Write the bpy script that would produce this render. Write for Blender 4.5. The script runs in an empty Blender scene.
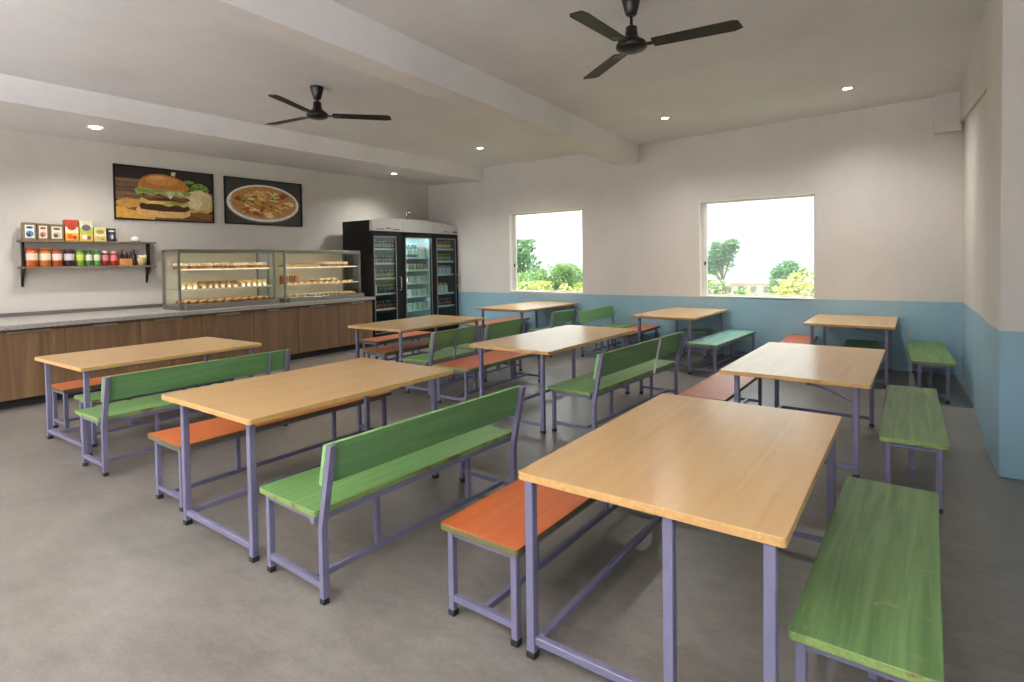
import bpy, bmesh, math, random
from mathutils import Vector, Matrix
random.seed(7)
R = math.radians
S = bpy.context.scene
COL = S.collection
PI = math.pi

# ------------------------------------------------------------------ helpers
def lin(h):
    h = h.lstrip('#')
    out = []
    for i in (0, 2, 4):
        c = int(h[i:i + 2], 16) / 255
        out.append(c / 12.92 if c <= 0.04045 else ((c + 0.055) / 1.055) ** 2.4)
    return tuple(out)

class NT:
    def __init__(self, name):
        self.m = bpy.data.materials.new(name)
        self.m.use_nodes = True
        self.t = self.m.node_tree
        self.b = self.t.nodes['Principled BSDF']
    def n(self, typ, **kw):
        nd = self.t.nodes.new(typ)
        for k, v in kw.items():
            if k in nd.inputs.keys():
                nd.inputs[k].default_value = v
            else:
                setattr(nd, k, v)
        return nd
    def l(self, a, b):
        self.t.links.new(a, b)
    def coords(self, scale=(1, 1, 1), kind='Object', rot=(0, 0, 0)):
        tc = self.n('ShaderNodeTexCoord')
        mp = self.n('ShaderNodeMapping')
        mp.inputs['Scale'].default_value = scale
        mp.inputs['Rotation'].default_value = rot
        self.l(tc.outputs[kind], mp.inputs['Vector'])
        return mp.outputs['Vector']
    def pos(self, scale=(1, 1, 1)):
        g = self.n('ShaderNodeNewGeometry')
        mp = self.n('ShaderNodeMapping')
        mp.inputs['Scale'].default_value = scale
        self.l(g.outputs['Position'], mp.inputs['Vector'])
        return mp.outputs['Vector']
    def noise(self, vec, scale=5, detail=4, rough=.55, dist=0):
        nd = self.n('ShaderNodeTexNoise', Scale=scale, Detail=detail, Roughness=rough, Distortion=dist)
        self.l(vec, nd.inputs['Vector'])
        return nd.outputs['Fac']
    def ramp(self, fac, stops):
        r = self.n('ShaderNodeValToRGB')
        e = r.color_ramp.elements
        while len(e) < len(stops):
            e.new(0.5)
        for el, (p, c) in zip(e, stops):
            el.position = p
            if isinstance(c, str):
                c = lin(c)
            el.color = (*c, 1) if len(c) == 3 else c
        self.l(fac, r.inputs['Fac'])
        return r.outputs['Color']
    def mix(self, fac, a, b, blend='MIX'):
        m = self.n('ShaderNodeMix', data_type='RGBA', blend_type=blend)
        for sock, v in ((m.inputs['Factor'], fac), (m.inputs['A'], a), (m.inputs['B'], b)):
            pass
        ins = [m.inputs[0], m.inputs[6], m.inputs[7]]
        for sock, v in zip(ins, (fac, a, b)):
            if hasattr(v, 'is_output'):
                self.l(v, sock)
            elif isinstance(v, str):
                sock.default_value = (*lin(v), 1)
            elif isinstance(v, (int, float)):
                sock.default_value = v
            else:
                sock.default_value = (*v, 1)
        return m.outputs[2]
    def base(self, c):
        if hasattr(c, 'is_output'):
            self.l(c, self.b.inputs['Base Color'])
        else:
            self.b.inputs['Base Color'].default_value = (*(lin(c) if isinstance(c, str) else c), 1)
        return self
    def set(self, **kw):
        for k, v in kw.items():
            k = k.replace('_', ' ')
            if hasattr(v, 'is_output'):
                self.l(v, self.b.inputs[k])
            else:
                self.b.inputs[k].default_value = v
        return self
    def bump(self, h, strength=.2, dist=.01):
        b = self.n('ShaderNodeBump', Strength=strength, Distance=dist)
        self.l(h, b.inputs['Height'])
        self.l(b.outputs['Normal'], self.b.inputs['Normal'])
        return self

def flat(name, c, rough=.6, metal=0., var=.12, scale=30, spec=.5):
    m = NT(name)
    v = m.coords()
    nz = m.noise(v, scale, 3)
    c = lin(c)
    lo = tuple(x * (1 - var) for x in c)
    hi = tuple(min(1, x * (1 + var)) for x in c)
    m.base(m.ramp(nz, [(.3, lo), (.7, hi)])).set(Roughness=rough, Metallic=metal)
    m.b.inputs['Specular IOR Level'].default_value = spec
    return m.m

def emit(name, c, s):
    m = NT(name)
    m.base((.8, .8, .8))
    m.b.inputs['Emission Color'].default_value = (*lin(c), 1)
    m.b.inputs['Emission Strength'].default_value = s
    return m.m

class MB:
    """collects shapes into one mesh with material slots"""
    def __init__(self):
        self.bm = bmesh.new()
    def _mat(self, faces, mi):
        for f in faces:
            f.material_index = mi
    def box(self, x0, x1, y0, y1, z0, z1, mi=0, bev=0, rot=None, at=None, seg=1):
        r = bmesh.ops.create_cube(self.bm, size=1)
        vs = r['verts']
        bmesh.ops.scale(self.bm, vec=(abs(x1 - x0), abs(y1 - y0), abs(z1 - z0)), verts=vs)
        bmesh.ops.translate(self.bm, vec=((x0 + x1) / 2, (y0 + y1) / 2, (z0 + z1) / 2), verts=vs)
        fs = {f for v in vs for f in v.link_faces}
        self._mat(fs, mi)
        if bev:
            es = list({e for v in vs for e in v.link_edges})
            rr = bmesh.ops.bevel(self.bm, geom=es, offset=bev, segments=seg, affect='EDGES', profile=.5)
            vs = list({v for f in rr['faces'] for v in f.verts} | {v for v in vs if v.is_valid})
            self._mat(rr['faces'], mi)
        if rot is not None:
            bmesh.ops.rotate(self.bm, cent=at or (0, 0, 0), matrix=rot, verts=vs)
        return vs
    def prism(self, quad_a, quad_b, mi=0):
        """eight corners: two matching loops of points"""
        a = [self.bm.verts.new(p) for p in quad_a]
        b = [self.bm.verts.new(p) for p in quad_b]
        n = len(a)
        fs = [self.bm.faces.new(a[::-1]), self.bm.faces.new(b)]
        for i in range(n):
            fs.append(self.bm.faces.new((a[i], a[(i + 1) % n], b[(i + 1) % n], b[i])))
        self._mat(fs, mi)
        bmesh.ops.recalc_face_normals(self.bm, faces=fs)
        return a + b
    def bar(self, p, q, w, d=None, mi=0, up=(0, 0, 1)):
        """square bar from p to q"""
        d = d or w
        p, q = Vector(p), Vector(q)
        z = (q - p).normalized()
        u = Vector(up)
        if abs(z.dot(u)) > .95:
            u = Vector((0, 1, 0))
        x = u.cross(z).normalized()
        y = z.cross(x)
        loop = lambda c: [c + x * sx * w / 2 + y * sy * d / 2 for sx, sy in ((-1, -1), (1, -1), (1, 1), (-1, 1))]
        return self.prism(loop(p), loop(q), mi)
    def tube(self, pts, r, seg=8, mi=0):
        pts = [Vector(p) for p in pts]
        rings = []
        for i, p in enumerate(pts):
            t = (pts[min(i + 1, len(pts) - 1)] - pts[max(i - 1, 0)]).normalized()
            u = Vector((0, 0, 1)) if abs(t.z) < .9 else Vector((1, 0, 0))
            x = u.cross(t).normalized()
            y = t.cross(x)
            rr = r[i] if isinstance(r, (list, tuple)) else r
            rings.append([self.bm.verts.new(p + x * rr * math.cos(2 * PI * k / seg) + y * rr * math.sin(2 * PI * k / seg)) for k in range(seg)])
        fs = []
        for a, b in zip(rings, rings[1:]):
            for k in range(seg):
                fs.append(self.bm.faces.new((a[k], a[(k + 1) % seg], b[(k + 1) % seg], b[k])))
        fs.append(self.bm.faces.new(rings[0][::-1]))
        fs.append(self.bm.faces.new(rings[-1]))
        for f in fs:
            f.smooth = True
        self._mat(fs, mi)
    def lathe(self, prof, seg=16, mi=0, c=(0, 0, 0), mis=None, sx=1, sy=1, cap=True):
        """prof: list of (radius, z)"""
        rings = []
        for r, z in prof:
            rings.append([self.bm.verts.new((c[0] + sx * max(r, 1e-4) * math.cos(2 * PI * k / seg), c[1] + sy * max(r, 1e-4) * math.sin(2 * PI * k / seg), c[2] + z)) for k in range(seg)])
        for i, (a, b) in enumerate(zip(rings, rings[1:])):
            for k in range(seg):
                f = self.bm.faces.new((a[k], a[(k + 1) % seg], b[(k + 1) % seg], b[k]))
                f.smooth = True
                f.material_index = mis[i] if mis else mi
        if not cap:
            return
        f = self.bm.faces.new(rings[0][::-1]); f.material_index = mis[0] if mis else mi
        f = self.bm.faces.new(rings[-1]); f.material_index = mis[-1] if mis else mi
    def blob(self, c, r, mi=0, sub=2, jit=0., sq=None):
        rr = bmesh.ops.create_icosphere(self.bm, subdivisions=sub, radius=1)
        for v in rr['verts']:
            k = 1 + random.uniform(-jit, jit)
            v.co = Vector((c[0] + v.co.x * r[0] * k, c[1] + v.co.y * r[1] * k, c[2] + v.co.z * r[2] * k))
            if sq is not None and v.co.z < sq:
                v.co.z = sq
        fs = {f for v in rr['verts'] for f in v.link_faces}
        for f in fs:
            f.smooth = True
        self._mat(fs, mi)
        return rr['verts']
    def poly(self, pts, mi=0):
        f = self.bm.faces.new([self.bm.verts.new(p) for p in pts])
        f.material_index = mi
        return f
    def xform(self, M):
        bmesh.ops.transform(self.bm, matrix=M, verts=self.bm.verts)
        return self
    def mesh(self, name, mats):
        me = bpy.data.meshes.new(name)
        self.bm.to_mesh(me)
        self.bm.free()
        for m in (mats if isinstance(mats, (list, tuple)) else [mats]):
            me.materials.append(m)
        return me
    def build(self, name, mats, parent=None, loc=None, rz=None):
        o = bpy.data.objects.new(name, self.mesh(name, mats))
        COL.objects.link(o)
        if parent:
            o.parent = parent
        if loc:
            o.location = loc
        if rz is not None:
            o.rotation_euler = (0, 0, rz)
        return o

def tag(o, label, cat, group=None, kind=None):
    o['label'] = label
    o['category'] = cat
    if group:
        o['group'] = group
    if kind:
        o['kind'] = kind
    return o

def struct(o):
    o['kind'] = 'structure'
    return o

def thing(name, label, cat, loc=(0, 0, 0), rz=0, group=None):
    o = bpy.data.objects.new(name, None)
    o.empty_display_size = .1
    COL.objects.link(o)
    o.location = loc
    o.rotation_euler = (0, 0, rz)
    return tag(o, label, cat, group)

def put(name, me, loc, rz, label, cat, group=None, scale=None):
    o = bpy.data.objects.new(name, me)
    COL.objects.link(o)
    o.location = loc
    o.rotation_euler = (0, 0, rz)
    return tag(o, label, cat, group)

# ------------------------------------------------------------------ materials
YB = 9.9            # far end of the building shell
def wall_paint(name, upper, lower, plane):
    """plaster, two coats of paint meeting along a level line: dot(pos, plane.xyz) > plane.w is the upper coat"""
    m = NT(name)
    g = m.n('ShaderNodeNewGeometry')
    big = m.noise(m.pos((.5, .5, .35)), 2.2, 5, .6)
    fine = m.noise(m.pos((3, 3, 14)), 3.5, 4, .65)
    u = lin(upper)
    up = m.ramp(big, [(.25, tuple(x * .90 for x in u)), (.55, u), (.8, tuple(min(1, x * 1.05) for x in u))])
    up = m.mix(.10, up, m.ramp(fine, [(.3, tuple(x * .7 for x in u)), (.7, tuple(min(1, x * 1.15) for x in u))]))
    if lower:
        lo = lin(lower)
        low = m.ramp(big, [(.25, tuple(x * .86 for x in lo)), (.6, lo), (.85, tuple(min(1, x * 1.1) for x in lo))])
        dt = m.n('ShaderNodeVectorMath', operation='DOT_PRODUCT')
        m.l(g.outputs['Position'], dt.inputs[0])
        dt.inputs[1].default_value = plane[:3]
        gt = m.n('ShaderNodeMath', operation='GREATER_THAN')
        m.l(dt.outputs['Value'], gt.inputs[0])
        gt.inputs[1].default_value = plane[3]
        m.base(m.mix(gt.outputs[0], low, up))
    else:
        m.base(up)
    m.set(Roughness=.75)
    m.bump(m.noise(m.pos((8, 8, 8)), 6, 5, .7), .12, .01)
    return m.m

UP = '#cdc7c0'
BLUE = '#8fb0be'
M_wall_back = wall_paint('plaster_back', UP, BLUE, (-.00625, 0, 1, .968))
M_wall_right = wall_paint('plaster_right', UP, BLUE, (0, .0165, 1, 1.138))
M_wall_left = wall_paint('plaster_left', '#ccc6bd', None, None)
M_ceil = wall_paint('plaster_ceiling', '#dcdadc', None, None)
M_beam = wall_paint('plaster_beam', '#dfdcdc', None, None)

def floor_mat():
    m = NT('polished_concrete')
    a = m.noise(m.pos((1, 1, 1)), 1.1, 6, .62, .6)
    b = m.noise(m.pos((1.0, 2.2, 1)), 5.5, 5, .65)
    c = m.noise(m.pos((1, 1, 1)), 45, 3, .6)
    col = m.ramp(a, [(.28, '#5e5955'), (.5, '#777169'), (.72, '#8d877f')])
    col = m.mix(.35, col, m.ramp(b, [(.3, '#585450'), (.7, '#8e8881')]))
    col = m.mix(.12, col, m.ramp(c, [(.3, '#4e4a46'), (.7, '#99938c')]))
    m.base(col)
    m.set(Roughness=m.ramp(b, [(.3, (.31,) * 3), (.7, (.36,) * 3)]))
    m.bump(a, .05, .01)
    return m.m
M_floor = floor_mat()

def wood(name, stops, axis='y', rough=.35, wear=None, scale=1., spec=.5, wear_at=(.60, .70)):
    m = NT(name)
    st = {'x': (.6, 14, 14), 'y': (14, .6, 14), 'z': (14, 14, .6)}[axis]
    info = m.n('ShaderNodeObjectInfo')
    tc = m.n('ShaderNodeTexCoord')
    off = m.n('ShaderNodeVectorMath', operation='MULTIPLY_ADD')
    m.l(info.outputs['Random'], off.inputs[0])
    off.inputs[1].default_value = (7, 13, 5)
    m.l(tc.outputs['Object'], off.inputs[2])
    mp = m.n('ShaderNodeMapping')
    mp.inputs['Scale'].default_value = tuple(s * scale for s in st)
    m.l(off.outputs[0], mp.inputs['Vector'])
    a = m.noise(mp.outputs['Vector'], 1.3, 6, .6, 1.2)
    col = m.ramp(a, stops)
    if wear:
        mp2 = m.n('ShaderNodeMapping')
        mp2.inputs['Scale'].default_value = (3.2, 3.2, 3.2)
        m.l(off.outputs[0], mp2.inputs['Vector'])
        w = m.noise(mp2.outputs['Vector'], 2.2, 8, .72, .5)
        wm = m.ramp(w, [(wear_at[0], (0, 0, 0)), (wear_at[1], (1, 1, 1))])
        col = m.mix(wm, col, wear)
    m.base(col).set(Roughness=rough)
    m.b.inputs['Specular IOR Level'].default_value = spec
    m.bump(a, .06, .004)
    return m.m

M_top = wood('beech_laminate', [(.2, '#c59c68'), (.5, '#cca572'), (.8, '#d1ad7c')], 'y', .25, '#c6ad8a', .8, wear_at=(.52, .85))
M_top_edge = wood('plywood_edge', [(.3, '#b98d55'), (.7, '#d0a468')], 'y', .5, '#8f6b40', 2)
M_green = wood('green_painted_wood', [(.25, '#598148'), (.5, '#679154'), (.78, '#799f64')], 'y', .42, '#8fae62', 1, wear_at=(.62, .74))
M_green2 = wood('weathered_green_wood', [(.32, '#4a6a38'), (.5, '#5d7d49'), (.68, '#728f58')], 'y', .5, '#8f8a58', 1, wear_at=(.60, .70))
M_green3 = wood('deep_green_board', [(.25, '#547f4e'), (.5, '#628f5a'), (.78, '#729d68')], 'y', .42, '#6f9f62', 1, wear_at=(.66, .78))
M_green_edge = wood('chipped_green_edge', [(.3, '#687f43'), (.6, '#7f9656'), (.8, '#9a8252')], 'y', .6, '#6d5a34', 3, wear_at=(.52, .62))
M_aqua = wood('pale_green_wood', [(.25, '#86b8a8'), (.5, '#98c6b8'), (.78, '#aad0c4')], 'y', .2, '#8fbf9a', 1)
M_orange = wood('orange_painted_wood', [(.25, '#ab5228'), (.5, '#b85e2e'), (.78, '#c36b37')], 'y', .38, '#a8562c', 1, wear_at=(.66, .78))
M_orange_edge = wood('orange_seat_edge', [(.3, '#59502f'), (.6, '#6b6038'), (.8, '#7d5c34')], 'y', .6, '#5a4a2c', 3, wear_at=(.55, .65))
M_legs = flat('lavender_painted_steel', '#6f6c86', .38, 0, .07, 12)
M_cap = flat('black_rubber_cap', '#1d1d20', .6)
M_steel = flat('brushed_steel', '#b3b1ad', .32, .85, .06, 40)
M_steel_d = flat('dull_steel', '#8b8985', .4, .8, .06, 40)
M_counter = NT('stone_worktop')
_n = M_counter.noise(M_counter.pos((1, 1, 1)), 38, 5, .7)
M_counter.base(M_counter.ramp(_n, [(.3, '#8f8b86'), (.7, '#b5b0aa')])).set(Roughness=.28)
M_counter = M_counter.m
M_walnut = wood('walnut_panel', [(.22, '#5a4430'), (.5, '#74593f'), (.8, '#8e7050')], 'z', .45, None, .55)
M_black = flat('black_enamel', '#131315', .5, spec=.25)
M_dark = flat('dark_recess', '#2a2725', .8)
M_silver = flat('silver_fascia', '#c9c8c8', .35, .3, .04)
M_frame_al = flat('window_aluminium', '#d9d6d2', .4, .1, .04)
M_white = flat('white_paint', '#e8e5e0', .5, 0, .03)
M_red = flat('red_mark', '#c5341f', .5)
M_fan = NT('brown_fan_enamel')
_n = M_fan.noise(M_fan.coords(), 8, 3)
M_fan.base(M_fan.ramp(_n, [(.3, '#1d1513'), (.7, '#271d1a')])).set(Roughness=.45)
M_fan.b.inputs['Specular IOR Level'].default_value = .3
M_fan = M_fan.m
M_fan_m = flat('dark_fan_metal', '#1f1a1a', .3, .2)
M_shelf_w = wood('grey_brown_shelf', [(.3, '#6a5c4a'), (.7, '#86745d')], 'y', .55, None, 1)

def glass_mat(name, tint='#ffffff', spec=.5, extra=0.0):
    """thin clear pane: mostly lets light straight through, mirrors a little at grazing angles"""
    m = bpy.data.materials.new(name)
    m.use_nodes = True
    t = m.node_tree
    t.nodes.clear()
    out = t.nodes.new('ShaderNodeOutputMaterial')
    mx = t.nodes.new('ShaderNodeMixShader')
    tr = t.nodes.new('ShaderNodeBsdfTransparent')
    tr.inputs['Color'].default_value = (*lin(tint), 1)
    gl = t.nodes.new('ShaderNodeBsdfGlossy')
    gl.inputs['Roughness'].default_value = .03
    lw = t.nodes.new('ShaderNodeLayerWeight')
    lw.inputs['Blend'].default_value = .5
    pw = t.nodes.new('ShaderNodeMath')
    pw.operation = 'POWER'
    pw.inputs[1].default_value = 5
    t.links.new(lw.outputs['Facing'], pw.inputs[0])
    ad = t.nodes.new('ShaderNodeMath')
    ad.operation = 'MULTIPLY_ADD'
    ad.inputs[1].default_value = .6
    ad.inputs[2].default_value = .025 + extra
    t.links.new(pw.outputs[0], ad.inputs[0])
    t.links.new(ad.outputs[0], mx.inputs[0])
    t.links.new(tr.outputs[0], mx.inputs[1])
    t.links.new(gl.outputs[0], mx.inputs[2])
    t.links.new(mx.outputs[0], out.inputs['Surface'])
    return m
SKY, SUN, FILL_UP, FILL_DN = .70, 5.6, 115, 20
M_glass = glass_mat('clear_glass', '#fbfdfb')
M_glass_g = glass_mat('cooler_glass', '#e4efec', extra=.01)

# ------------------------------------------------------------------ setting: room shell
XR = 0.72           # right wall
def wall_x(y):      # inner face of the long left wall
    return -9.215 - .06 * (9.9 - y)
Y0 = -3.2           # open side behind the camera
# the window wall runs slightly askew: y = YW - KW * x
KW, YW = .0535, 9.4575
def back_y(x):
    return YW - KW * x
WM = Matrix.Translation((0, YW, 0)) @ Matrix.Rotation(-math.atan(KW), 4, 'Z')   # wall frame: u along the wall, v outward
W1 = (-6.808, -5.030, .955, 2.603)
W2 = (-2.759, -1.022, .962, 2.548)
TH = .22
ZT = 4.0

b = MB(); b.box(-10.6, 1.2, Y0 - .3, YB + TH, -.2, 0); struct(b.build('floor', M_floor))

b = MB()
y0, y1 = 0, TH
xs = [-9.6, W1[0], W1[1], W2[0], W2[1], 1.1]
b.box(xs[0], xs[1], y0, y1, 0, ZT); b.box(xs[2], xs[3], y0, y1, 0, ZT); b.box(xs[4], xs[5], y0, y1, 0, ZT)
for w in (W1, W2):
    b.box(w[0], w[1], y0, y1, 0, w[2]); b.box(w[0], w[1], y0, y1, w[3], ZT)
struct(b.xform(WM).build('wall_back', M_wall_back))

b = MB()
b.prism([(wall_x(Y0), Y0, 0), (wall_x(Y0) - .2, Y0, 0), (wall_x(Y0) - .2, Y0, ZT), (wall_x(Y0), Y0, ZT)],
        [(wall_x(YB + TH), YB + TH, 0), (wall_x(YB + TH) - .2, YB + TH, 0), (wall_x(YB + TH) - .2, YB + TH, ZT), (wall_x(YB + TH), YB + TH, ZT)])
struct(b.build('wall_left', M_wall_left))

b = MB()            # right wall with a wide opening in the part beside and behind the camera
rw = lambda y: .618 + .0243 * (y - 6.0)
b.prism([(rw(5.4), 5.4, 0), (1.2, 5.4, 0), (1.2, 5.4, ZT), (rw(5.4), 5.4, ZT)], [(rw(9.7), 9.7, 0), (1.2, 9.7, 0), (1.2, 9.7, ZT), (rw(9.7), 9.7, ZT)])
XN = 1.0
b.box(XN, XN + .2, 1.0, 5.4, 0, ZT)
b.box(XN, XN + .2, Y0, 1.0, 0, .95); b.box(XN, XN + .2, Y0, 1.0, 2.7, ZT); b.box(XN, XN + .2, Y0, -2.6, .95, 2.7)
struct(b.build('wall_right', M_wall_right))

b = MB()            # near side: piers and lintel of an open front
for x0, x1 in ((-10.4, -9.7), (-6.7, -6.3), (-3.2, -2.8), (.6, 1.2)):
    b.box(x0, x1, Y0 - .25, Y0, 0, ZT)
b.box(-10.4, 1.2, Y0 - .25, Y0, 3.1, ZT)
struct(b.build('wall_near', M_wall_back))

b = MB(); b.box(.6, 1.1, 5.257, 6.08, 0, ZT, bev=.006); struct(b.build('wall_pillar', M_wall_right))

def cz(x):          # ceiling of the right-hand bay falls slightly towards the beam
    return 3.642 + (x + 3.81) * .0154
b = MB()
b.prism([(-4.2, Y0, cz(-4.2)), (XR + .3, Y0, cz(XR + .3)), (XR + .3, Y0, 4.2), (-4.2, Y0, 4.2)],
        [(-4.2, YB + TH, cz(-4.2)), (XR + .3, YB + TH, cz(XR + .3)), (XR + .3, YB + TH, 4.2), (-4.2, YB + TH, 4.2)])
b.box(-10.6, -4.1, Y0, YB + TH, 3.644, 4.2)
struct(b.build('ceiling', M_ceil))

def xl(xa, ya, xb, yb, y):
    return xa + (xb - xa) * (y - ya) / (yb - ya)
def loop(y, L, Rr, zl, zr, top):
    return [(L(y), y, zl), (Rr(y), y, zr), (Rr(y) + (.03 if top else 0), y, 4.1), (L(y), y, 4.1)]
bl = lambda y: xl(-4.297, 9.687, -3.965, 1.79, y)
br = lambda y: xl(-3.844, 9.663, -3.63, 2.0, y)
b = MB(); b.prism(loop(9.75, bl, br, 3.340, 3.314, 1), loop(Y0, bl, br, 3.340, 3.314, 1)); struct(b.build('ceiling_beam', M_beam))
kl = lambda y: -10.5
kr = lambda y: xl(-7.518, 9.86, -7.80, 1.9, y)
b = MB(); b.prism(loop(9.98, kl, kr, 3.460, 3.363, 1), loop(Y0, kl, kr, 3.409, 3.363, 1)); struct(b.build('ceiling_bulkhead', M_beam))
b = MB(); b.prism([(.602, 6.07, 2.97), (1.0, 6.07, 2.97), (1.0, 6.07, 4.1), (.602, 6.07, 4.1)], [(.655, 9.5, 3.33), (1.0, 9.5, 3.33), (1.0, 9.5, 4.1), (.655, 9.5, 4.1)]); struct(b.build('ceiling_beam', M_wall_right))
b = MB(); b.box(.385, .67, 9.30, 9.5, 3.20, 4.1); struct(b.build('trim_1', M_wall_back))

# sliding window units sitting in the outer half of each opening
def window(n, w):
    x0, x1, z0, z1 = w
    b = MB()
    ya, yb = .10, .17
    f = .035
    b.box(x0, x0 + f, ya, yb, z0, z1); b.box(x1 - f, x1, ya, yb, z0, z1)
    b.box(x0 + f, x1 - f, ya, yb, z0, z0 + .03); b.box(x0 + f, x1 - f, ya, yb, z1 - f, z1)
    b.box(x0 + f, x0 + f + .05, ya + .01, yb - .02, z0 + .03, z1 - f)
    o = struct(b.xform(WM).build('window_%d' % n, M_frame_al))
    g = MB(); g.box(x0 + f, x1 - f, ya + .035, ya + .039, z0 + .03, z1 - f); g.xform(WM).build('glass_pane', M_glass, o)
    h = MB(); h.box(x0 + f + .012, x0 + f + .035, ya - .008, ya + .012, z0 + .52, z0 + .58, bev=.003); h.xform(WM).build('latch', M_black, o)
    s = MB(); s.box(x0, x1, -.012, ya, z0 - .006, z0 + .012, bev=.003)
    s.box(x0, x0 + .012, 0.002, ya, z0 + .012, z1); s.box(x0 + .012, x1, 0.002, ya, z1 - .012, z1)
    s.xform(WM).build('window_sill', M_white, o)
window(1, W1); window(2, W2)

# ------------------------------------------------------------------ tables
def leg_mesh(x, y, z0, z1, w=.037):
    b = MB(); b.box(x - w / 2, x + w / 2, y - w / 2, y + w / 2, z0, z1, bev=.003); return b
def foot_cap(x, y, parent, w=.041):
    b = MB(); b.box(x - w / 2, x + w / 2, y - w / 2, y + w / 2, 0, .03, bev=.003); b.build('foot_cap', M_cap, parent)

def top_part(name, W, L, z0, z1, mats, parent, bev=.005, notch=False):
    b = MB()
    b.box(-W / 2, W / 2, -L / 2, L / 2, z0, z1)
    up_e = [e for e in b.bm.edges if abs(e.verts[0].co.z - e.verts[1].co.z) > 1e-4]
    bmesh.ops.bevel(b.bm, geom=up_e, offset=bev * 3, segments=3, affect='EDGES', profile=.5)
    flat_e = [e for e in b.bm.edges if abs(e.verts[0].co.z - e.verts[1].co.z) < 1e-5]
    bmesh.ops.bevel(b.bm, geom=flat_e, offset=bev * .7, segments=2, affect='EDGES', profile=.5)
    b.bm.normal_update()
    for f in b.bm.faces:
        f.material_index = 0 if f.normal.z > .5 else 1
    return b.build(name, mats, parent)

def table(key, label, cx, cy, rot, W, L, H, ix, iy, extra=None):
    t = thing('dining_table', label, 'table', (cx, cy, 0), R(rot), 'wooden dining tables')
    T = .032
    top_part('tabletop', W, L, H - T, H, [M_top, M_top_edge], t)
    lx, ly = W / 2 - ix - .02, L / 2 - iy - .02
    for sx in (-1, 1):
        for sy in (-1, 1):
            lg = leg_mesh(sx * lx, sy * ly, .02, H - T).build('leg', M_legs, t)
            foot_cap(sx * lx, sy * ly, lg)
    b = MB()
    za, zb = H - T - .022, H - T
    for s in (-1, 1):
        b.box(-lx, lx, s * (ly - .06) - .013, s * (ly - .06) + .013, za, zb)
        b.box(s * lx - .013, s * lx + .013, -ly + .021, ly - .021, za, zb)
    b.box(-lx + .014, lx - .014, -.013, .013, za, zb)
    b.build('apron_frame', M_legs, t)
    for s in (-1, 1):
        b = MB(); b.box(-lx + .021, lx - .021, s * ly - .016, s * ly + .016, .062, .094, bev=.003); b.build('end_rail', M_legs, t)
    sx_ = (-.42 if extra == 'mid' else -.27 if key == 'L1' else -.36) * W
    b = MB(); b.box(sx_ - .016, sx_ + .016, -ly + .016, ly - .016, .062, .094, bev=.003); b.build('stretcher', M_legs, t)
    if extra == 'mid':
        x = .12
        lg = leg_mesh(x, -ly + .01, .02, H - T).build('leg', M_legs, t)
        foot_cap(x, -ly + .01, lg)
    if extra == 'brace':
        pts = []
        for i in range(7):
            a = i / 6
            pts.append((lx - .02 - .30 * (1 - a), -ly, H - T - .034 - .10 * a ** 1.6))
        b = MB(); b.tube(pts, .009, 6); b.build('corner_brace', M_legs, t)
    return t

TABLES = [
 ('R1', 'large front table with pale worn top, beside the long green bench and nearest the viewer', -0.748, 2.632, -1.2, 0.985, 1.59, 0.752, .028, .005, 'mid'),
 ('L2', 'wooden table between the long green backed bench and the short orange bench', -3.216, 2.375, -1.5, 1.02, 1.56, 0.806, .11, .06, None),
 ('L1', 'wooden table standing closest to the walnut counter, orange bench behind it', -6.070, 2.571, .1, 1.10, 1.60, 0.769, .08, .05, None),
 ('C', 'wooden table in front of the drinks coolers with orange benches under it', -5.605, 5.830, -.3, 1.01, 1.73, 0.759, .07, .07, None),
 ('M1', 'glossy wooden table in the middle of the room with window glare on its top', -3.035, 5.331, -1.8, 0.95, 1.95, 0.773, .09, .04, None),
 ('B', 'far wooden table under the smaller window, beside the coolers', -5.647, 8.785, -2.6, 1.04, 1.86, 0.775, .07, .07, None),
 ('M2', 'far wooden table below and left of the larger window, beside the pale aqua-green bench', -2.773, 8.72, -2.4, 0.93, 1.70, 0.767, .07, .07, None),
 ('R2', 'second table in the right row, behind the front table, shiny on its left half', -0.629, 5.461, -1.8, 1.02, 1.79, 0.712, .08, .12, 'brace'),
 ('R3', 'last table of the right row, against the blue wall near the corner', -0.497, 8.745, -1.2, 0.98, 1.42, 0.751, .07, .09, 'brace'),
]
for a in TABLES:
    table(*a)

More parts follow.
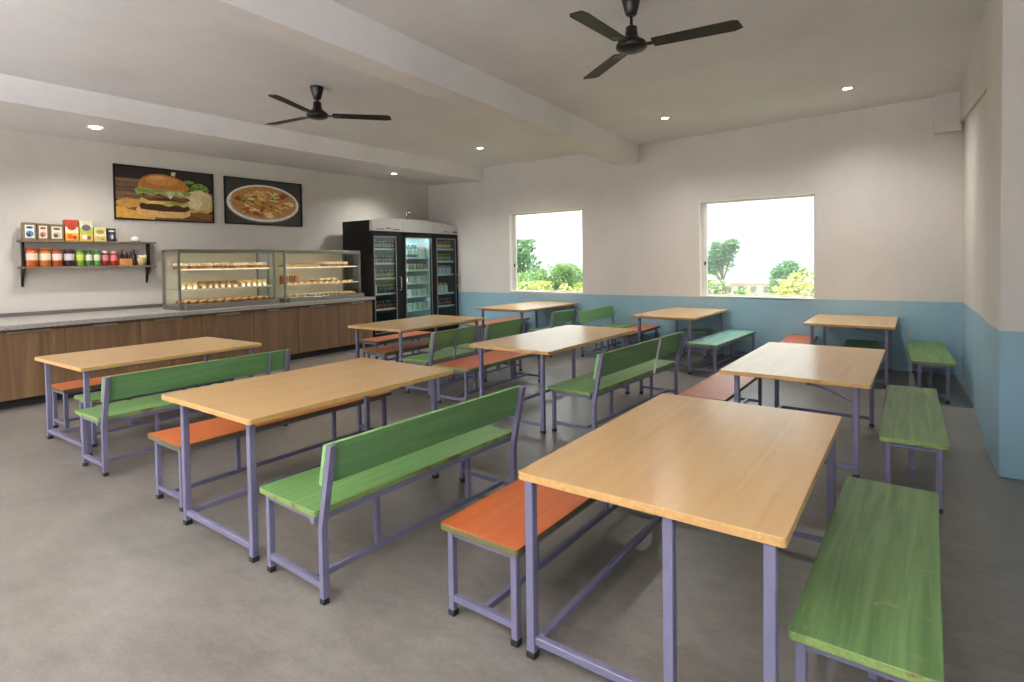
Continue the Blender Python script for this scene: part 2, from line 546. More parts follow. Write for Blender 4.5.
# ------------------------------------------------------------------ benches
def bench(label, cx, cy, rot, W, L, H, seat, back=None, edge=None, legx=.05, group='plain benches', bh=.765, posts=(), light=None):
    """seat runs along local y; the backrest, if any, is on the +x side"""
    kind = 'bench'
    t = thing('backed_bench' if back else 'bench', label, kind, (cx, cy, 0), R(rot), group)
    T = .03
    top_part('seat', W, L, H - T, H, [seat, edge or M_green_edge], t, .004)
    w = .032
    lx, ly = W / 2 - legx - .017, L / 2 - (.035 if back else .04)
    rearx = W / 2 + .0175 if back else lx
    for sy in (-1, 1):
        lg = leg_mesh(-lx, sy * ly, .02, H - T, w).build('leg', M_legs, t); foot_cap(-lx, sy * ly, lg, .036)
        yy = sy * ly
        if not back:
            lg = leg_mesh(lx, sy * ly, .02, H - T, w).build('leg', M_legs, t); foot_cap(lx, sy * ly, lg, .036)
        else:
            b = MB()
            zb = H - .08
            lean = .085
            h = w / 2
            sec = lambda x, z: [(x - h, yy - h, z), (x + h, yy - h, z), (x + h, yy + h, z), (x - h, yy + h, z)]
            b.prism(sec(rearx, .02), sec(rearx, zb)); b.prism(sec(rearx, zb), sec(rearx + lean, bh))
            lg = b.build('back_leg', M_legs, t); foot_cap(rearx, yy, lg, .034)
    if back:
        z0 = H + .125
        lean = .085
        f = lambda z: rearx + lean * (z - (H - .08)) / (bh - (H - .08)) - .0175
        b = MB()
        d = .026
        ya, yb = -L / 2 + .018, L / 2 - .018
        b.prism([(f(z0) - d, ya, z0), (f(z0), ya, z0), (f(bh) , ya, bh), (f(bh) - d, ya, bh)],
                [(f(z0) - d, yb, z0), (f(z0), yb, z0), (f(bh), yb, bh), (f(bh) - d, yb, bh)])
        b.bm.normal_update()
        for fc in b.bm.faces:
            fc.material_index = 1 if (fc.normal.z > .7 or abs(fc.normal.y) > .7) else 0
        br_ = b.build('backrest', [back, M_back_edge], t)
        for sy in (-1, 1):
            b = MB()
            for zz in (z0 + .05, bh - .05):
                b.bar((f(zz) - .004, sy * (L / 2 - .035), zz), (f(zz) + .006, sy * (L / 2 - .035), zz), .012)
            b.build('bolt', M_steel_d, br_)
        for k in posts:
            y = -L / 2 + L * k
            b = MB(); b.bar((f(H) + .012, y, H - T), (f(bh) + .016, y, bh - .01), .02, .012); b.build('back_strap', light or M_legs, t)
    za, zb = H - T - .03, H - T
    b = MB()
    for s in (-1, 1):
        b.box(-lx + .017, lx - .017 if not back else rearx - .017, s * ly - .012, s * ly + .012, za, zb)
    b.box(-lx - .012, -lx + .012, -ly + .017, ly - .017, za, zb)
    b.box(lx - .012, lx + .012, -ly + .012, ly - .012, za, zb)
    if back:
        b.box(W / 2 - .03, W / 2 - .002, -L / 2, L / 2, za, zb)
    b.build('seat_frame', M_legs, t)
    for s in (-1, 1):
        b = MB()
        if back:
            b.prism(*[[(x, s * ly - .013, .07), (x, s * ly + .013, .07), (x, s * ly + .013, .098), (x, s * ly - .013, .098)] for x in (-lx + .017, rearx - .017)])
        else:
            b.box(-lx + .017, lx - .017, s * ly - .013, s * ly + .013, .07, .098)
        b.build('end_rail', M_legs, t)
    sx_ = rearx - .10 if back else 0
    b = MB(); b.box(sx_ - .013, sx_ + .013, -ly + .0, ly - .0, .07, .098); b.build('stretcher', M_legs, t)
    for k in ((-.22, .25) if L > 1 else (0,)):
        b = MB(); b.box(sx_ - .013, sx_ + .013, L * k - .013, L * k + .013, .098, H - T); b.build('support_post', M_legs, t)
    return t

M_back_edge = wood('light_green_board_edge', [(.3, '#6f9a5c'), (.6, '#86ae70'), (.8, '#a0ba86')], 'y', .5, None, 2)
GP, GB = 'plain backless benches', 'benches with a backrest'
bench('orange bench half under the front table, nearest the viewer of all orange benches', -1.452, 2.657, -2.0, .43, 1.60, .426, M_orange, edge=M_orange_edge, legx=.022, group=GP)
bench('front green bench with a long back rail, turned toward the table behind it', -2.441, 2.378, -3.3, .50, 1.53, .443, M_green, M_green3, legx=.03, group=GB)
bench('short-looking orange bench under the table behind the front green backed bench', -3.986, 2.62, -1.3, .48, 1.79, .446, M_orange, edge=M_orange_edge, legx=.05, group=GP)
bench('green backed bench at the left, next to the table beside the counter', -5.225, 2.502, 0, .45, 1.60, .448, M_green, M_green3, legx=.06, group=GB, posts=(.86,))
bench('light green backless bench hidden under the table beside the counter', -6.0, 2.60, -.2, .38, 1.34, .429, M_green, legx=.05, group=GP)
bench('orange bench in front of the walnut counter, behind the leftmost table', -6.765, 2.758, -.2, .43, 1.60, .430, M_orange, edge=M_orange_edge, group=GP)
bench('large weathered green backless bench in the front corner beside the front table', -.056, 2.671, -2.2, .39, 1.54, .428, M_green2, edge=M_green_edge, legx=.015, group=GP)
bench('weathered green backless bench beside the second right-row table, near the pillar', .093, 5.178, -.5, .36, 1.78, .436, M_green2, edge=M_green_edge, legx=.03, group=GP)
bench('green backless bench farthest back along the right wall, beside the last table', .312, 8.460, .8, .40, 1.82, .439, M_green2, edge=M_green_edge, legx=.06, group=GP)
bench('orange bench at the left side of the second right-row table', -1.336, 5.571, -1.5, .38, 1.60, .429, M_orange, edge=M_orange_edge, group=GP)
bench('long green backed bench beside the glossy middle table, with a pale strap on its back', -2.401, 5.419, -4.2, .47, 1.90, .421, M_green, M_green3, legx=.04, group=GB, posts=(.66,), light=M_frame_al)
bench('pale aqua-green backless bench in the daylight under the larger window', -2.124, 8.60, -4.6, .42, 1.80, .439, M_aqua, legx=.02, group=GP)
bench('orange bench with a green front edge, left of the glossy middle table', -4.078, 5.502, -.2, .53, 1.60, .435, M_orange, edge=M_green_edge, group=GP)
bench('short green backed bench beside the table in front of the coolers', -4.785, 5.32, -.1, .43, .92, .430, M_green, M_green3, group=GB, bh=.77, posts=(.5,))
bench('short green backed bench in line behind the one beside the coolers table', -4.75, 6.34, -.1, .43, .92, .430, M_green, M_green3, group=GB, bh=.77)
bench('orange bench under the right side of the table in front of the coolers', -5.70, 5.80, 0, .43, 1.50, .431, M_orange, edge=M_orange_edge, group=GP)
bench('orange bench between the counter end and the table in front of the coolers', -6.58, 6.35, -.5, .40, 1.25, .430, M_orange, edge=M_orange_edge, group=GP)
bench('orange bench left of the last table by the blue wall', -1.16, 8.84, .8, .38, 1.20, .423, M_orange, edge=M_orange_edge, group=GP)
bench('dark green backless bench under the last table by the blue wall', -.40, 8.70, 0, .38, .98, .43, M_green3, edge=M_green3, group=GP)
bench('orange bench behind the far table under the smaller window', -6.46, 8.93, -.5, .40, 1.60, .43, M_orange, edge=M_orange_edge, group=GP)
bench('small light green backed bench beside the far table under the smaller window', -4.93, 8.32, -4, .44, .72, .43, M_aqua, M_green3, group=GB, bh=.75)
bench('far green backed bench facing the table under the larger window', -4.08, 8.93, 180, .40, 1.36, .43, M_green, M_green3, group=GB, bh=.75)
bench('orange bench left of the far table below the larger window', -3.63, 8.83, 0, .40, 1.50, .43, M_orange, edge=M_orange_edge, group=GP)
bench('dark green short bench set crosswise under the far table below the larger window', -2.72, 9.24, 90, .36, .44, .43, M_green3, edge=M_green3, group=GP)

# ------------------------------------------------------------------ service counter along the left wall
seams = [1.70, 2.509, 3.317, 4.12, 4.906, 5.69, 6.515, 7.31]
XF = -8.25
where = ['cut by the left picture edge', 'second from the left picture edge', 'third from the left picture edge',
         'below the near half of the pastry case', 'below the far half of the pastry case', 'below the near half of the snack case', 'at the counter end by the coolers']
hand = [(1.97, 2.37), (2.80, 3.06), (3.49, 3.85), (4.33, 4.69), (5.13, 5.36), (5.92, 6.22), (6.80, 7.10)]
for i in range(7):
    ya, yb = seams[i] + .002, seams[i + 1] - .002
    t = thing('counter_cabinet', 'walnut base cabinet with slim steel pull, ' + where[i], 'cabinet', (-8.8, (ya + yb) / 2, 0), 0, 'walnut counter cabinets')
    o = (ya + yb) / 2
    b = MB(); b.box(-.52, .525, ya - o, yb - o, .10, .900); b.build('carcass', M_walnut, t)
    b = MB(); b.box(.528, .548, ya - o + .002, yb - o - .002, .105, .875, bev=.002)
    d = b.build('door', M_walnut, t)
    ha, hb = hand[i][0] - o, hand[i][1] - o
    b = MB(); b.box(.535, .575, ha, hb, .872, .880, bev=.002); b.box(.567, .575, ha, hb, .858, .873, bev=.002); b.build('handle', M_steel, d)
    b = MB(); b.box(-.5, .47, ya - o, yb - o, 0, .10); b.build('plinth', M_dark, t)
t = thing('worktop', 'long pale grey stone worktop running over the walnut cabinets', 'worktop', (-8.8, 4.2, .9), 0)
b = MB()
y0, y1 = 1.2, 7.335
b.prism([(-8.2 + 8.8, y0 - 4.2, .004), (wall_x(y0) + 8.8 + .004, y0 - 4.2, .004), (wall_x(y0) + 8.8 + .004, y0 - 4.2, .055), (-8.2 + 8.8, y0 - 4.2, .055)],
        [(-8.2 + 8.8, y1 - 4.2, .004), (wall_x(y1) + 8.8 + .004, y1 - 4.2, .004), (wall_x(y1) + 8.8 + .004, y1 - 4.2, .055), (-8.2 + 8.8, y1 - 4.2, .055)])
b.build('slab', M_counter, t)
b = MB()
b.prism([(wall_x(y0) + 8.8 + .004, y0 - 4.2, .055), (wall_x(y0) + 8.8 + .024, y0 - 4.2, .055), (wall_x(y0) + 8.8 + .024, y0 - 4.2, .105), (wall_x(y0) + 8.8 + .004, y0 - 4.2, .105)],
        [(wall_x(y1) + 8.8 + .004, y1 - 4.2, .055), (wall_x(y1) + 8.8 + .024, y1 - 4.2, .055), (wall_x(y1) + 8.8 + .024, y1 - 4.2, .105), (wall_x(y1) + 8.8 + .004, y1 - 4.2, .105)])
b.build('upstand', M_steel_d, t)

# ------------------------------------------------------------------ heated display cases and what is in them
M_led = emit('warm_led', '#ffe6c0', 4.2)
M_panel = flat('frosted_back_panel', '#d8d3c4', .35, 0, .03)
M_tray = flat('steel_tray', '#bdbab4', .3, .8, .04)
def case(label, ya, yb, nshelf=(1.255, 1.55)):
    xf, xb = -8.46, -8.97
    cy_ = (ya + yb) / 2
    t = thing('display_case', label, 'display case', (-8.715, cy_, .955), 0, 'glass food display cases')
    L = (yb - ya) / 2
    D = (xf - xb) / 2
    z = lambda v: v - .955
    b = MB(); b.box(-D, D, -L, L, .001, z(1.02), bev=.004); b.box(D, D + .07, -L + .05, L + .02, .001, z(1.035), bev=.006); b.build('base', M_steel_d, t)
    b = MB()
    for sx in (-1, 1):
        for sy in (-1, 1):
            b.box(sx * (D - .014) - .014, sx * (D - .014) + .014, sy * (L - .014) - .014, sy * (L - .014) + .014, z(1.02), z(1.81))
    b.box(-D, D, -L, L, z(1.81), z(1.835), bev=.004)
    b.box(D - .02, D - .002, -L + .028, L - .028, z(1.778), z(1.8095))
    b.build('frame', M_steel_d, t)
    b = MB(); b.box(-D + .004, -D + .012, -L + .028, L - .028, z(1.02), z(1.81)); b.build('back_panel', M_panel, t)
    b = MB(); b.box(D - .016, D - .012, -L + .028, L - .028, z(1.022), z(1.808)); b.build('front_glass', M_glass, t)
    for s in (-1, 1):
        b = MB(); b.box(-D + .028, D - .028, s * (L - .014) - .002, s * (L - .014) + .002, z(1.022), z(1.808)); b.build('side_glass', M_glass, t)
    for zz in nshelf:
        b = MB(); b.box(-D + .02, D - .05, -L + .03, L - .03, z(zz) - .006, z(zz)); s_ = b.build('shelf', M_glass, t)
        b = MB(); b.box(D - .05, D - .036, -L + .03, L - .03, z(zz) - .014, z(zz) + .003); b.build('shelf_edge', M_white, s_)
        b = MB(); b.box(D - .10, D - .075, -L + .06, L - .06, z(zz) - .016, z(zz) - .007); b.build('light_strip', M_led, s_)
    b = MB(); b.box(D - .075, D - .035, -L + .06, L - .06, z(1.796), z(1.808)); b.build('light_strip', M_led, t)
    return t
case('glass pastry display case on the counter, the one nearer the wall shelf', 3.92, 5.43)
case('glass snack display case on the counter, the one next to the coolers', 5.60, 7.22)

M_cream = flat('cream_icing', '#efe3c6', .5, 0, .06, 20)
M_bread = flat('golden_crust', '#d6ab74', .55, 0, .25, 25)
M_bread2 = flat('brown_crust', '#96653c', .55, 0, .25, 25)
M_choc = flat('dark_sponge', '#4e3023', .6, 0, .2, 30)
M_paper = flat('pale_paper_cup', '#b8a48c', .6, 0, .08, 30)
M_yel = flat('yellow_filling', '#d9b24a', .5, 0, .2, 30)
M_wrap = flat('white_wrap', '#d2c5b0', .5, 0, .06, 30)
M_greenf = flat('green_filling', '#8a9a46', .6, 0, .2, 40)
M_jarb = flat('brown_jar', '#8a4e28', .25, 0, .12, 12)

def me_slice():
    b = MB(); b.box(-.15, .15, -.043, .043, 0, .040, 0, bev=.004); b.box(-.152, .152, -.045, .045, .041, .082, 1, bev=.012, seg=2); return b.mesh('cake_slice', [M_bread2, M_cream])
def me_muffin():
    b = MB(); b.lathe([(.024, 0), (.036, .055), (.036, .058), (.042, .066), (.038, .088), (.018, .104), (.001, .108)], 12, mis=[0, 0, 1, 1, 1, 1]); return b.mesh('muffin', [M_paper, M_bread2])
def me_cup():
    b = MB(); b.lathe([(.026, 0), (.034, .075), (.036, .078), (.032, .086), (.014, .10), (.001, .102)], 12, mis=[0, 0, 1, 1, 1]); return b.mesh('dessert_cup', [M_wrap, M_yel])
def me_past():
    b = MB()
    for i in range(5):
        a = (i - 2) / 2
        b.blob((.068 * a, 0.024 * a * a, .0385), (.030, .044 - .012 * abs(a), .034 - .008 * abs(a)), i % 2, 2, .04)
    return b.mesh('croissant', [M_bread, M_bread2])
def me_loaf():
    b = MB(); b.box(-.16, .16, -.035, .035, 0, .012, 1); b.blob((0, 0, .02), (.165, .045, .035), 0, 2, .05, .012); return b.mesh('bread_loaf', [M_bread, M_wrap])
def me_wrapr():
    b = MB(); b.tube([(-.11, 0, .03), (-.04, 0, .032), (.05, 0, .032), (.10, 0, .03)], [.026, .03, .03, .028], 10, 0); b.blob((.105, 0, .03), (.02, .028, .028), 1, 2, .1); return b.mesh('wrap_roll', [M_wrap, M_greenf])
def me_sand():
    b = MB()
    def tri(z0, z1, mi): b.prism([(-.075, -.06, z0), (.075, -.06, z0), (-.075, .07, z0)], [(-.075, -.06, z1), (.075, -.06, z1), (-.075, .07, z1)], mi)
    tri(0, .018, 0); tri(.019, .034, 1); tri(.035, .053, 0)
    return b.mesh('sandwich', [M_cream, M_yel])
def me_jar():
    b = MB(); b.lathe([(.034, 0), (.036, .01), (.036, .12), (.03, .14), (.03, .142), (.032, .146), (.032, .168), (.001, .17)], 12, mis=[0, 0, 0, 0, 1, 1, 1]); return b.mesh('sauce_jar', [M_jarb, M_yel])
def me_tart():
    b = MB(); b.lathe([(.034, 0), (.05, .026), (.046, .030), (.001, .036)], 12, mis=[0, 0, 1]); return b.mesh('fruit_tart', [M_bread, M_yel])
ms = dict(slice=me_slice(), muffin=me_muffin(), cup=me_cup(), past=me_past(), loaf=me_loaf(), wrapr=me_wrapr(), sand=me_sand(), jar=me_jar(), tart=me_tart())
NM = dict(slice='cake_slice', muffin='muffin', cup='dessert_cup', past='croissant', loaf='bread_loaf', wrapr='wrap_roll', sand='sandwich', jar='sauce_jar', tart='fruit_tart')
def row(kind, ya, yb, n, z, label, cat, xs=(-8.62,), rz=0, jit=.05):
    for x in xs:
        for i in range(n):
            y = ya + (yb - ya) * (i + .5) / n
            put(NM[kind], ms[kind], (x + random.uniform(-.006, .006), y, z), rz + random.uniform(-jit, jit), label, cat, label[:60])
zb, z1, z2 = 1.0205, 1.2555, 1.5505
A = 'in the pastry case by the shelf'
Bc = 'in the snack case by the coolers'
row('slice', 4.00, 4.72, 6, z2, 'cream-topped cake slice, first top-shelf row ' + A, 'cake', (-8.70,))
row('slice', 4.80, 5.36, 5, z2, 'cream-topped cake slice, second top-shelf row ' + A, 'cake', (-8.70,))
row('cup', 3.99, 4.24, 3, z1, 'pale dessert cup on the middle shelf ' + A, 'dessert', (-8.58, -8.68))
row('muffin', 4.28, 4.86, 6, z1, 'brown paper-cup muffin on the middle shelf ' + A, 'muffin', (-8.58, -8.69))
row('cup', 4.90, 5.36, 5, z1, 'yellow-topped dessert cup on the middle shelf ' + A, 'dessert', (-8.58, -8.68))
row('past', 4.02, 5.33, 10, zb, 'golden croissant laid out on the base ' + A, 'pastry', (-8.595, -8.785), .5, .1)
row('loaf', 5.70, 6.42, 6, z2, 'golden bread loaf on the top shelf ' + Bc, 'bread', (-8.70,))
row('slice', 6.48, 7.02, 4, z2, 'cream-topped cake slice on the top shelf ' + Bc, 'cake', (-8.70,))
row('jar', 5.70, 6.06, 4, z1, 'brown sauce jar on the middle shelf ' + Bc, 'jar', (-8.76,))
row('slice', 6.42, 6.84, 3, z1, 'cream-topped cake slice on the middle shelf ' + Bc, 'cake', (-8.80,))
row('tart', 5.70, 7.12, 11, z1, 'small golden tart on the middle shelf ' + Bc, 'tart', (-8.56,))
row('sand', 5.70, 6.16, 3, zb, 'layered sandwich wedge on the base ' + Bc, 'sandwich', (-8.60,))
row('wrapr', 6.22, 6.76, 6, zb, 'white wrap roll with green filling on the base ' + Bc, 'wrap', (-8.64,), .5, .1)
row('loaf', 6.84, 7.14, 3, zb, 'golden bread loaf on the base ' + Bc, 'bread', (-8.66,), .2)

# ------------------------------------------------------------------ wall shelf
wa = math.atan(.06)
t = thing('wall_shelf', 'two-tier grey-brown wooden wall shelf on dark brackets left of the burger picture', 'shelf', (wall_x(3.217), 3.217, 0), -wa)
L = .83
for zt in (1.965, 1.614):
    b = MB(); b.box(.004, .20, -L + .055, L, zt - .026, zt, bev=.003); b.build('shelf_board', M_shelf_w, t)
for s, yy in ((0, -.73), (1, .745)):
    b = MB(); b.box(.06, .14, yy - .012, yy + .012, 1.614, 1.939); b.build('side_panel', M_black, t)
    b = MB()
    pr = [(.004, 1.345), (.02, 1.345), (.05, 1.47), (.17, 1.588), (.004, 1.588)]
    b.prism([(x, yy - .012, z) for x, z in pr], [(x, yy + .012, z) for x, z in pr]); b.build('bracket', M_black, t)

def on_shelf(y, z, off=.11):
    return (wall_x(y) + off, y, z)
def carton(ya, yb, zt, zbase, cols, label, name='snack_box', cat='box', depth=.10, design=0):
    """printed carton: body, printed front patches raised a hair"""
    w, h = (yb - ya) * .96, zt - zbase
    t = thing(name, label, cat, on_shelf((ya + yb) / 2, zbase), -wa)
    b = MB(); b.box(-depth / 2, depth / 2, -w / 2, w / 2, .0005, h, bev=.002)
    b.build('carton', flat('carton_' + cols[0], cols[0], .5, 0, .06), t)
    b = MB()
    x = depth / 2 + .0008
    R_ = lambda u0, u1, v0, v1, mi: b.poly([(x, (u0 - .5) * w, v0 * h), (x, (u1 - .5) * w, v0 * h), (x, (u1 - .5) * w, v1 * h), (x, (u0 - .5) * w, v1 * h)], mi)
    def E_(u, v, ru, rv, mi, k=.0008):
        b.poly([(x + k, (u - .5 + ru * math.cos(a * PI / 8)) * w, (v + rv * math.sin(a * PI / 8)) * h) for a in range(16)], mi)
    if design == 0:      # picture label on plain board
        R_(.14, .86, .12, .86, 0); E_(.5, .36, .3, .17, 1); E_(.42, .30, .16, .12, 2, .0016); E_(.5, .72, .28, .07, 2)
    elif design == 1:    # banded snack packet
        R_(.02, .98, .02, .36, 0); R_(.02, .98, .36, .66, 1); E_(.5, .66, .34, .16, 2); E_(.36, .2, .2, .12, 3); E_(.7, .16, .16, .1, 2)
    elif design == 2:    # black box with light figure
        E_(.5, .8, .36, .07, 0); E_(.5, .38, .3, .26, 1); E_(.56, .36, .12, .16, 0, .0016)
    while len(cols) < 5:
        cols = cols + (cols[-1],)
    b.build('printed_front', [flat('print_' + c, c, .5, 0, .04) for c in cols[1:5]], t)
zs = 1.9655
carton(2.476, 2.619, 2.200, zs, ('#7d6a4c', '#e3e2da', '#4f86b8', '#2f4a66'), 'brown snack box with a blue and white picture label, first on the upper wall shelf')
carton(2.625, 2.749, 2.192, zs, ('#7d6a4c', '#e2d7c8', '#c98f8a', '#8a4a45'), 'brown snack box with a pinkish label, second on the upper wall shelf')
carton(2.753, 2.916, 2.186, zs, ('#7a6747', '#e6dcc6', '#c9bda3', '#5b5340'), 'wide brown snack box with a cream label, third on the upper wall shelf')
carton(2.922, 3.082, 2.258, zs, ('#b8402a', '#e6a91f', '#ecd9b0', '#a83a28', '#d5551f'), 'tall red and yellow snack packet on the upper wall shelf', design=1)
carton(3.088, 3.247, 2.248, zs, ('#d8cfae', '#e8b81e', '#a9bd5a', '#6b5a70', '#e0e0dc'), 'tall white and yellow snack packet with purple print on the upper wall shelf', design=1)
carton(3.259, 3.410, 2.170, zs, ('#d6d08e', '#cfc67a', '#e2dca6', '#a8915a', '#c9b565'), 'pale yellow snack packet on the upper wall shelf', design=1, depth=.08)
carton(3.418, 3.528, 2.154, zs, ('#26242a', '#d8d8dc', '#5a5a66', '#c8c8cc'), 'small black box with white print on the upper wall shelf', design=2, depth=.08)
b = MB(); b.blob((0, 0, .034), (.055, .062, .05), 0, 3, 0, .006); b.box(.0, .085, -.05, .05, .002, .012, 1, bev=.004)
o = b.build('folded_cap', [M_white, flat('cap_peak', '#8f8d92')]); o.location = on_shelf(3.785, zs); o.rotation_euler = (0, 0, -wa)
tag(o, 'white cap lying alone at the far end of the upper wall shelf', 'cap')

def jar(ya, yb, zt, body, lid, lab, label, lidh=.025, low=None):
    r, h = (yb - ya) / 2 * .97, zt - 1.6145
    t = thing('food_jar', label, 'jar', on_shelf((ya + yb) / 2, 1.6145, .11), -wa)
    mb = flat('jar_' + body, body, .22, 0, .08, 20)
    b = MB(); b.lathe([(r * .92, 0), (r, .008), (r, h - lidh - .03), (r * .86, h - lidh - .004)], 20, mis=[0, 0, 0]); b.build('jar_body', mb, t)
    b = MB(); b.lathe([(r * .9, h - lidh - .003), (r * .93, h - lidh), (r * .93, h - .003), (r * .86, h)], 20); b.build('lid', flat('lid_' + lid, lid, .4), t)
    b = MB(); b.lathe([(r + .001, h * .34), (r + .0012, h * .36), (r + .0012, h * .70), (r + .001, h * .72)], 20, cap=False); b.build('paper_label', flat('label_' + lab, lab, .6, 0, .12, 60), t)
Z = lambda v: v
jar(2.498, 2.635, 1.861, '#b8551f', '#8f2f1c', '#e0cdb4', 'orange food jar with cream label, first on the lower wall shelf')
jar(2.641, 2.772, 1.857, '#c06a22', '#99401f', '#e3d2b6', 'orange food jar with cream label, second on the lower wall shelf')
jar(2.777, 2.897, 1.852, '#b04a20', '#8a2a20', '#e2cdbd', 'reddish-orange food jar with cream label, third on the lower wall shelf')
jar(2.908, 3.036, 1.851, '#3a2430', '#5a2a38', '#c9bfc0', 'dark plum food jar with pale grey label on the lower wall shelf')
jar(3.047, 3.145, 1.838, '#6f9a32', '#3f6a24', '#b9c94a', 'green food jar with yellow-green label on the lower wall shelf')
jar(3.157, 3.240, 1.834, '#3f7a38', '#2f5f2c', '#cfd6b4', 'green food jar with cream label, beside the yellow-green one on the lower wall shelf')
jar(3.255, 3.341, 1.832, '#3f8a3c', '#2d6a2e', '#d6d2b0', 'bright green food jar with cream label, beside the red jars on the lower wall shelf')
jar(3.352, 3.441, 1.826, '#7c2022', '#cfc6c2', '#c9847e', 'dark red food jar with pale lid on the lower wall shelf')
jar(3.453, 3.548, 1.820, '#a82a22', '#b9a8a0', '#d9766a', 'bright red food jar beside the carton of sticks on the lower wall shelf')
t = thing('snack_tray', 'small orange open carton holding dark sticks on the lower wall shelf', 'carton', on_shelf(3.646, 1.6145), -wa)
b = MB()
b.box(-.05, .05, -.078, .078, .0005, .10, bev=.002); b.build('carton', flat('orange_carton', '#c98a52', .6), t)
b = MB()
for i in range(9):
    y = -.065 + .0163 * i
    b.bar((random.uniform(-.03, .03), y, .10), (random.uniform(-.03, .03), y + random.uniform(-.02, .03), .16 + .08 * random.random()), .012, .012, 0)
b.build('sticks', flat('dark_stick', '#3a2620', .5), t)
t = thing('dark_bottle', 'slim dark bottle between the stick carton and the basket on the lower wall shelf', 'bottle', on_shelf(3.762, 1.6145), -wa)
b = MB(); b.lathe([(.028, 0), (.03, .01), (.03, .15), (.012, .19), (.012, .215)], 14); b.build('bottle_body', flat('dark_bottle_glass', '#2b1a1c', .15), t)
b = MB(); b.lathe([(.014, .213), (.014, .235), (.01, .237)], 12); b.build('bottle_cap', flat('maroon_cap', '#6a2030', .4), t)
t = thing('snack_basket', 'straw-coloured basket of pale snacks at the far end of the lower wall shelf', 'basket', on_shelf(3.868, 1.6145), -wa)
b = MB(); b.lathe([(.05, 0), (.066, .11), (.062, .112), (.058, .10)], 20, sx=.95); b.build('basket', wood('straw', [(.3, '#b39a62'), (.7, '#d0bb84')], 'x', .7, None, 3), t)
for i in range(9):
    a = i * 2.4
    b = MB(); b.blob((.035 * math.cos(a) * (i > 0), .045 * math.sin(a) * (i > 0), .118 + .018 * (i < 4)), (.022, .026, .02), 0, 2, .12); b.build('snack_piece', M_cream, t)

# ------------------------------------------------------------------ food pictures
def picture(label, ya, yb, za, zb_, draw, bg):
    o = thing('food_picture', label, 'picture', (wall_x((ya + yb) / 2) + .002, (ya + yb) / 2, (za + zb_) / 2), -wa, 'food pictures on the counter wall')
    w, h = (yb - ya), (zb_ - za)
    b = MB()
    f = .018
    b.box(0, .03, -w / 2, -w / 2 + f, -h / 2, h / 2); b.box(0, .03, w / 2 - f, w / 2, -h / 2, h / 2)
    b.box(0, .03, -w / 2 + f, w / 2 - f, -h / 2, -h / 2 + f); b.box(0, .03, -w / 2 + f, w / 2 - f, h / 2 - f, h / 2)
    b.build('picture_frame', M_black, o)
    b = MB()
    mats, idx, lay = [], {}, [0]
    def mi(c):
        if c not in idx:
            idx[c] = len(mats)
            m = NT('print_' + c)
            nz = m.noise(m.coords(), 26, 6, .7, .4)
            cc = lin(c)
            m.base(m.ramp(nz, [(.3, tuple(x * .68 for x in cc)), (.52, cc), (.75, tuple(min(1, x * 1.25) for x in cc))])).set(Roughness=.35)
            mats.append(m.m)
        return idx[c]
    W_, H_ = w - 2 * f, h - 2 * f
    def P(pts, c):
        lay[0] += 1
        x = .012 + .00012 * lay[0]
        q = [(x, (min(1, max(0, u)) - .5) * W_, (min(1, max(0, v)) - .5) * H_) for u, v in pts]
        b.poly(q, mi(c))
    def E_(u, v, ru, rv, c, jit=0, n=28, a0=0, a1=2 * PI):
        P([(u + ru * math.cos(a0 + (a1 - a0) * k / n) * (1 + random.uniform(-jit, jit)), v + rv * math.sin(a0 + (a1 - a0) * k / n) * (1 + random.uniform(-jit, jit))) for k in range(n)], c)
    b.box(0, .0118, -w / 2 + f, w / 2 - f, -h / 2 + f, h / 2 - f, mi(bg))
    draw(P, E_)
    b.build('printed_sheet', mats, o)

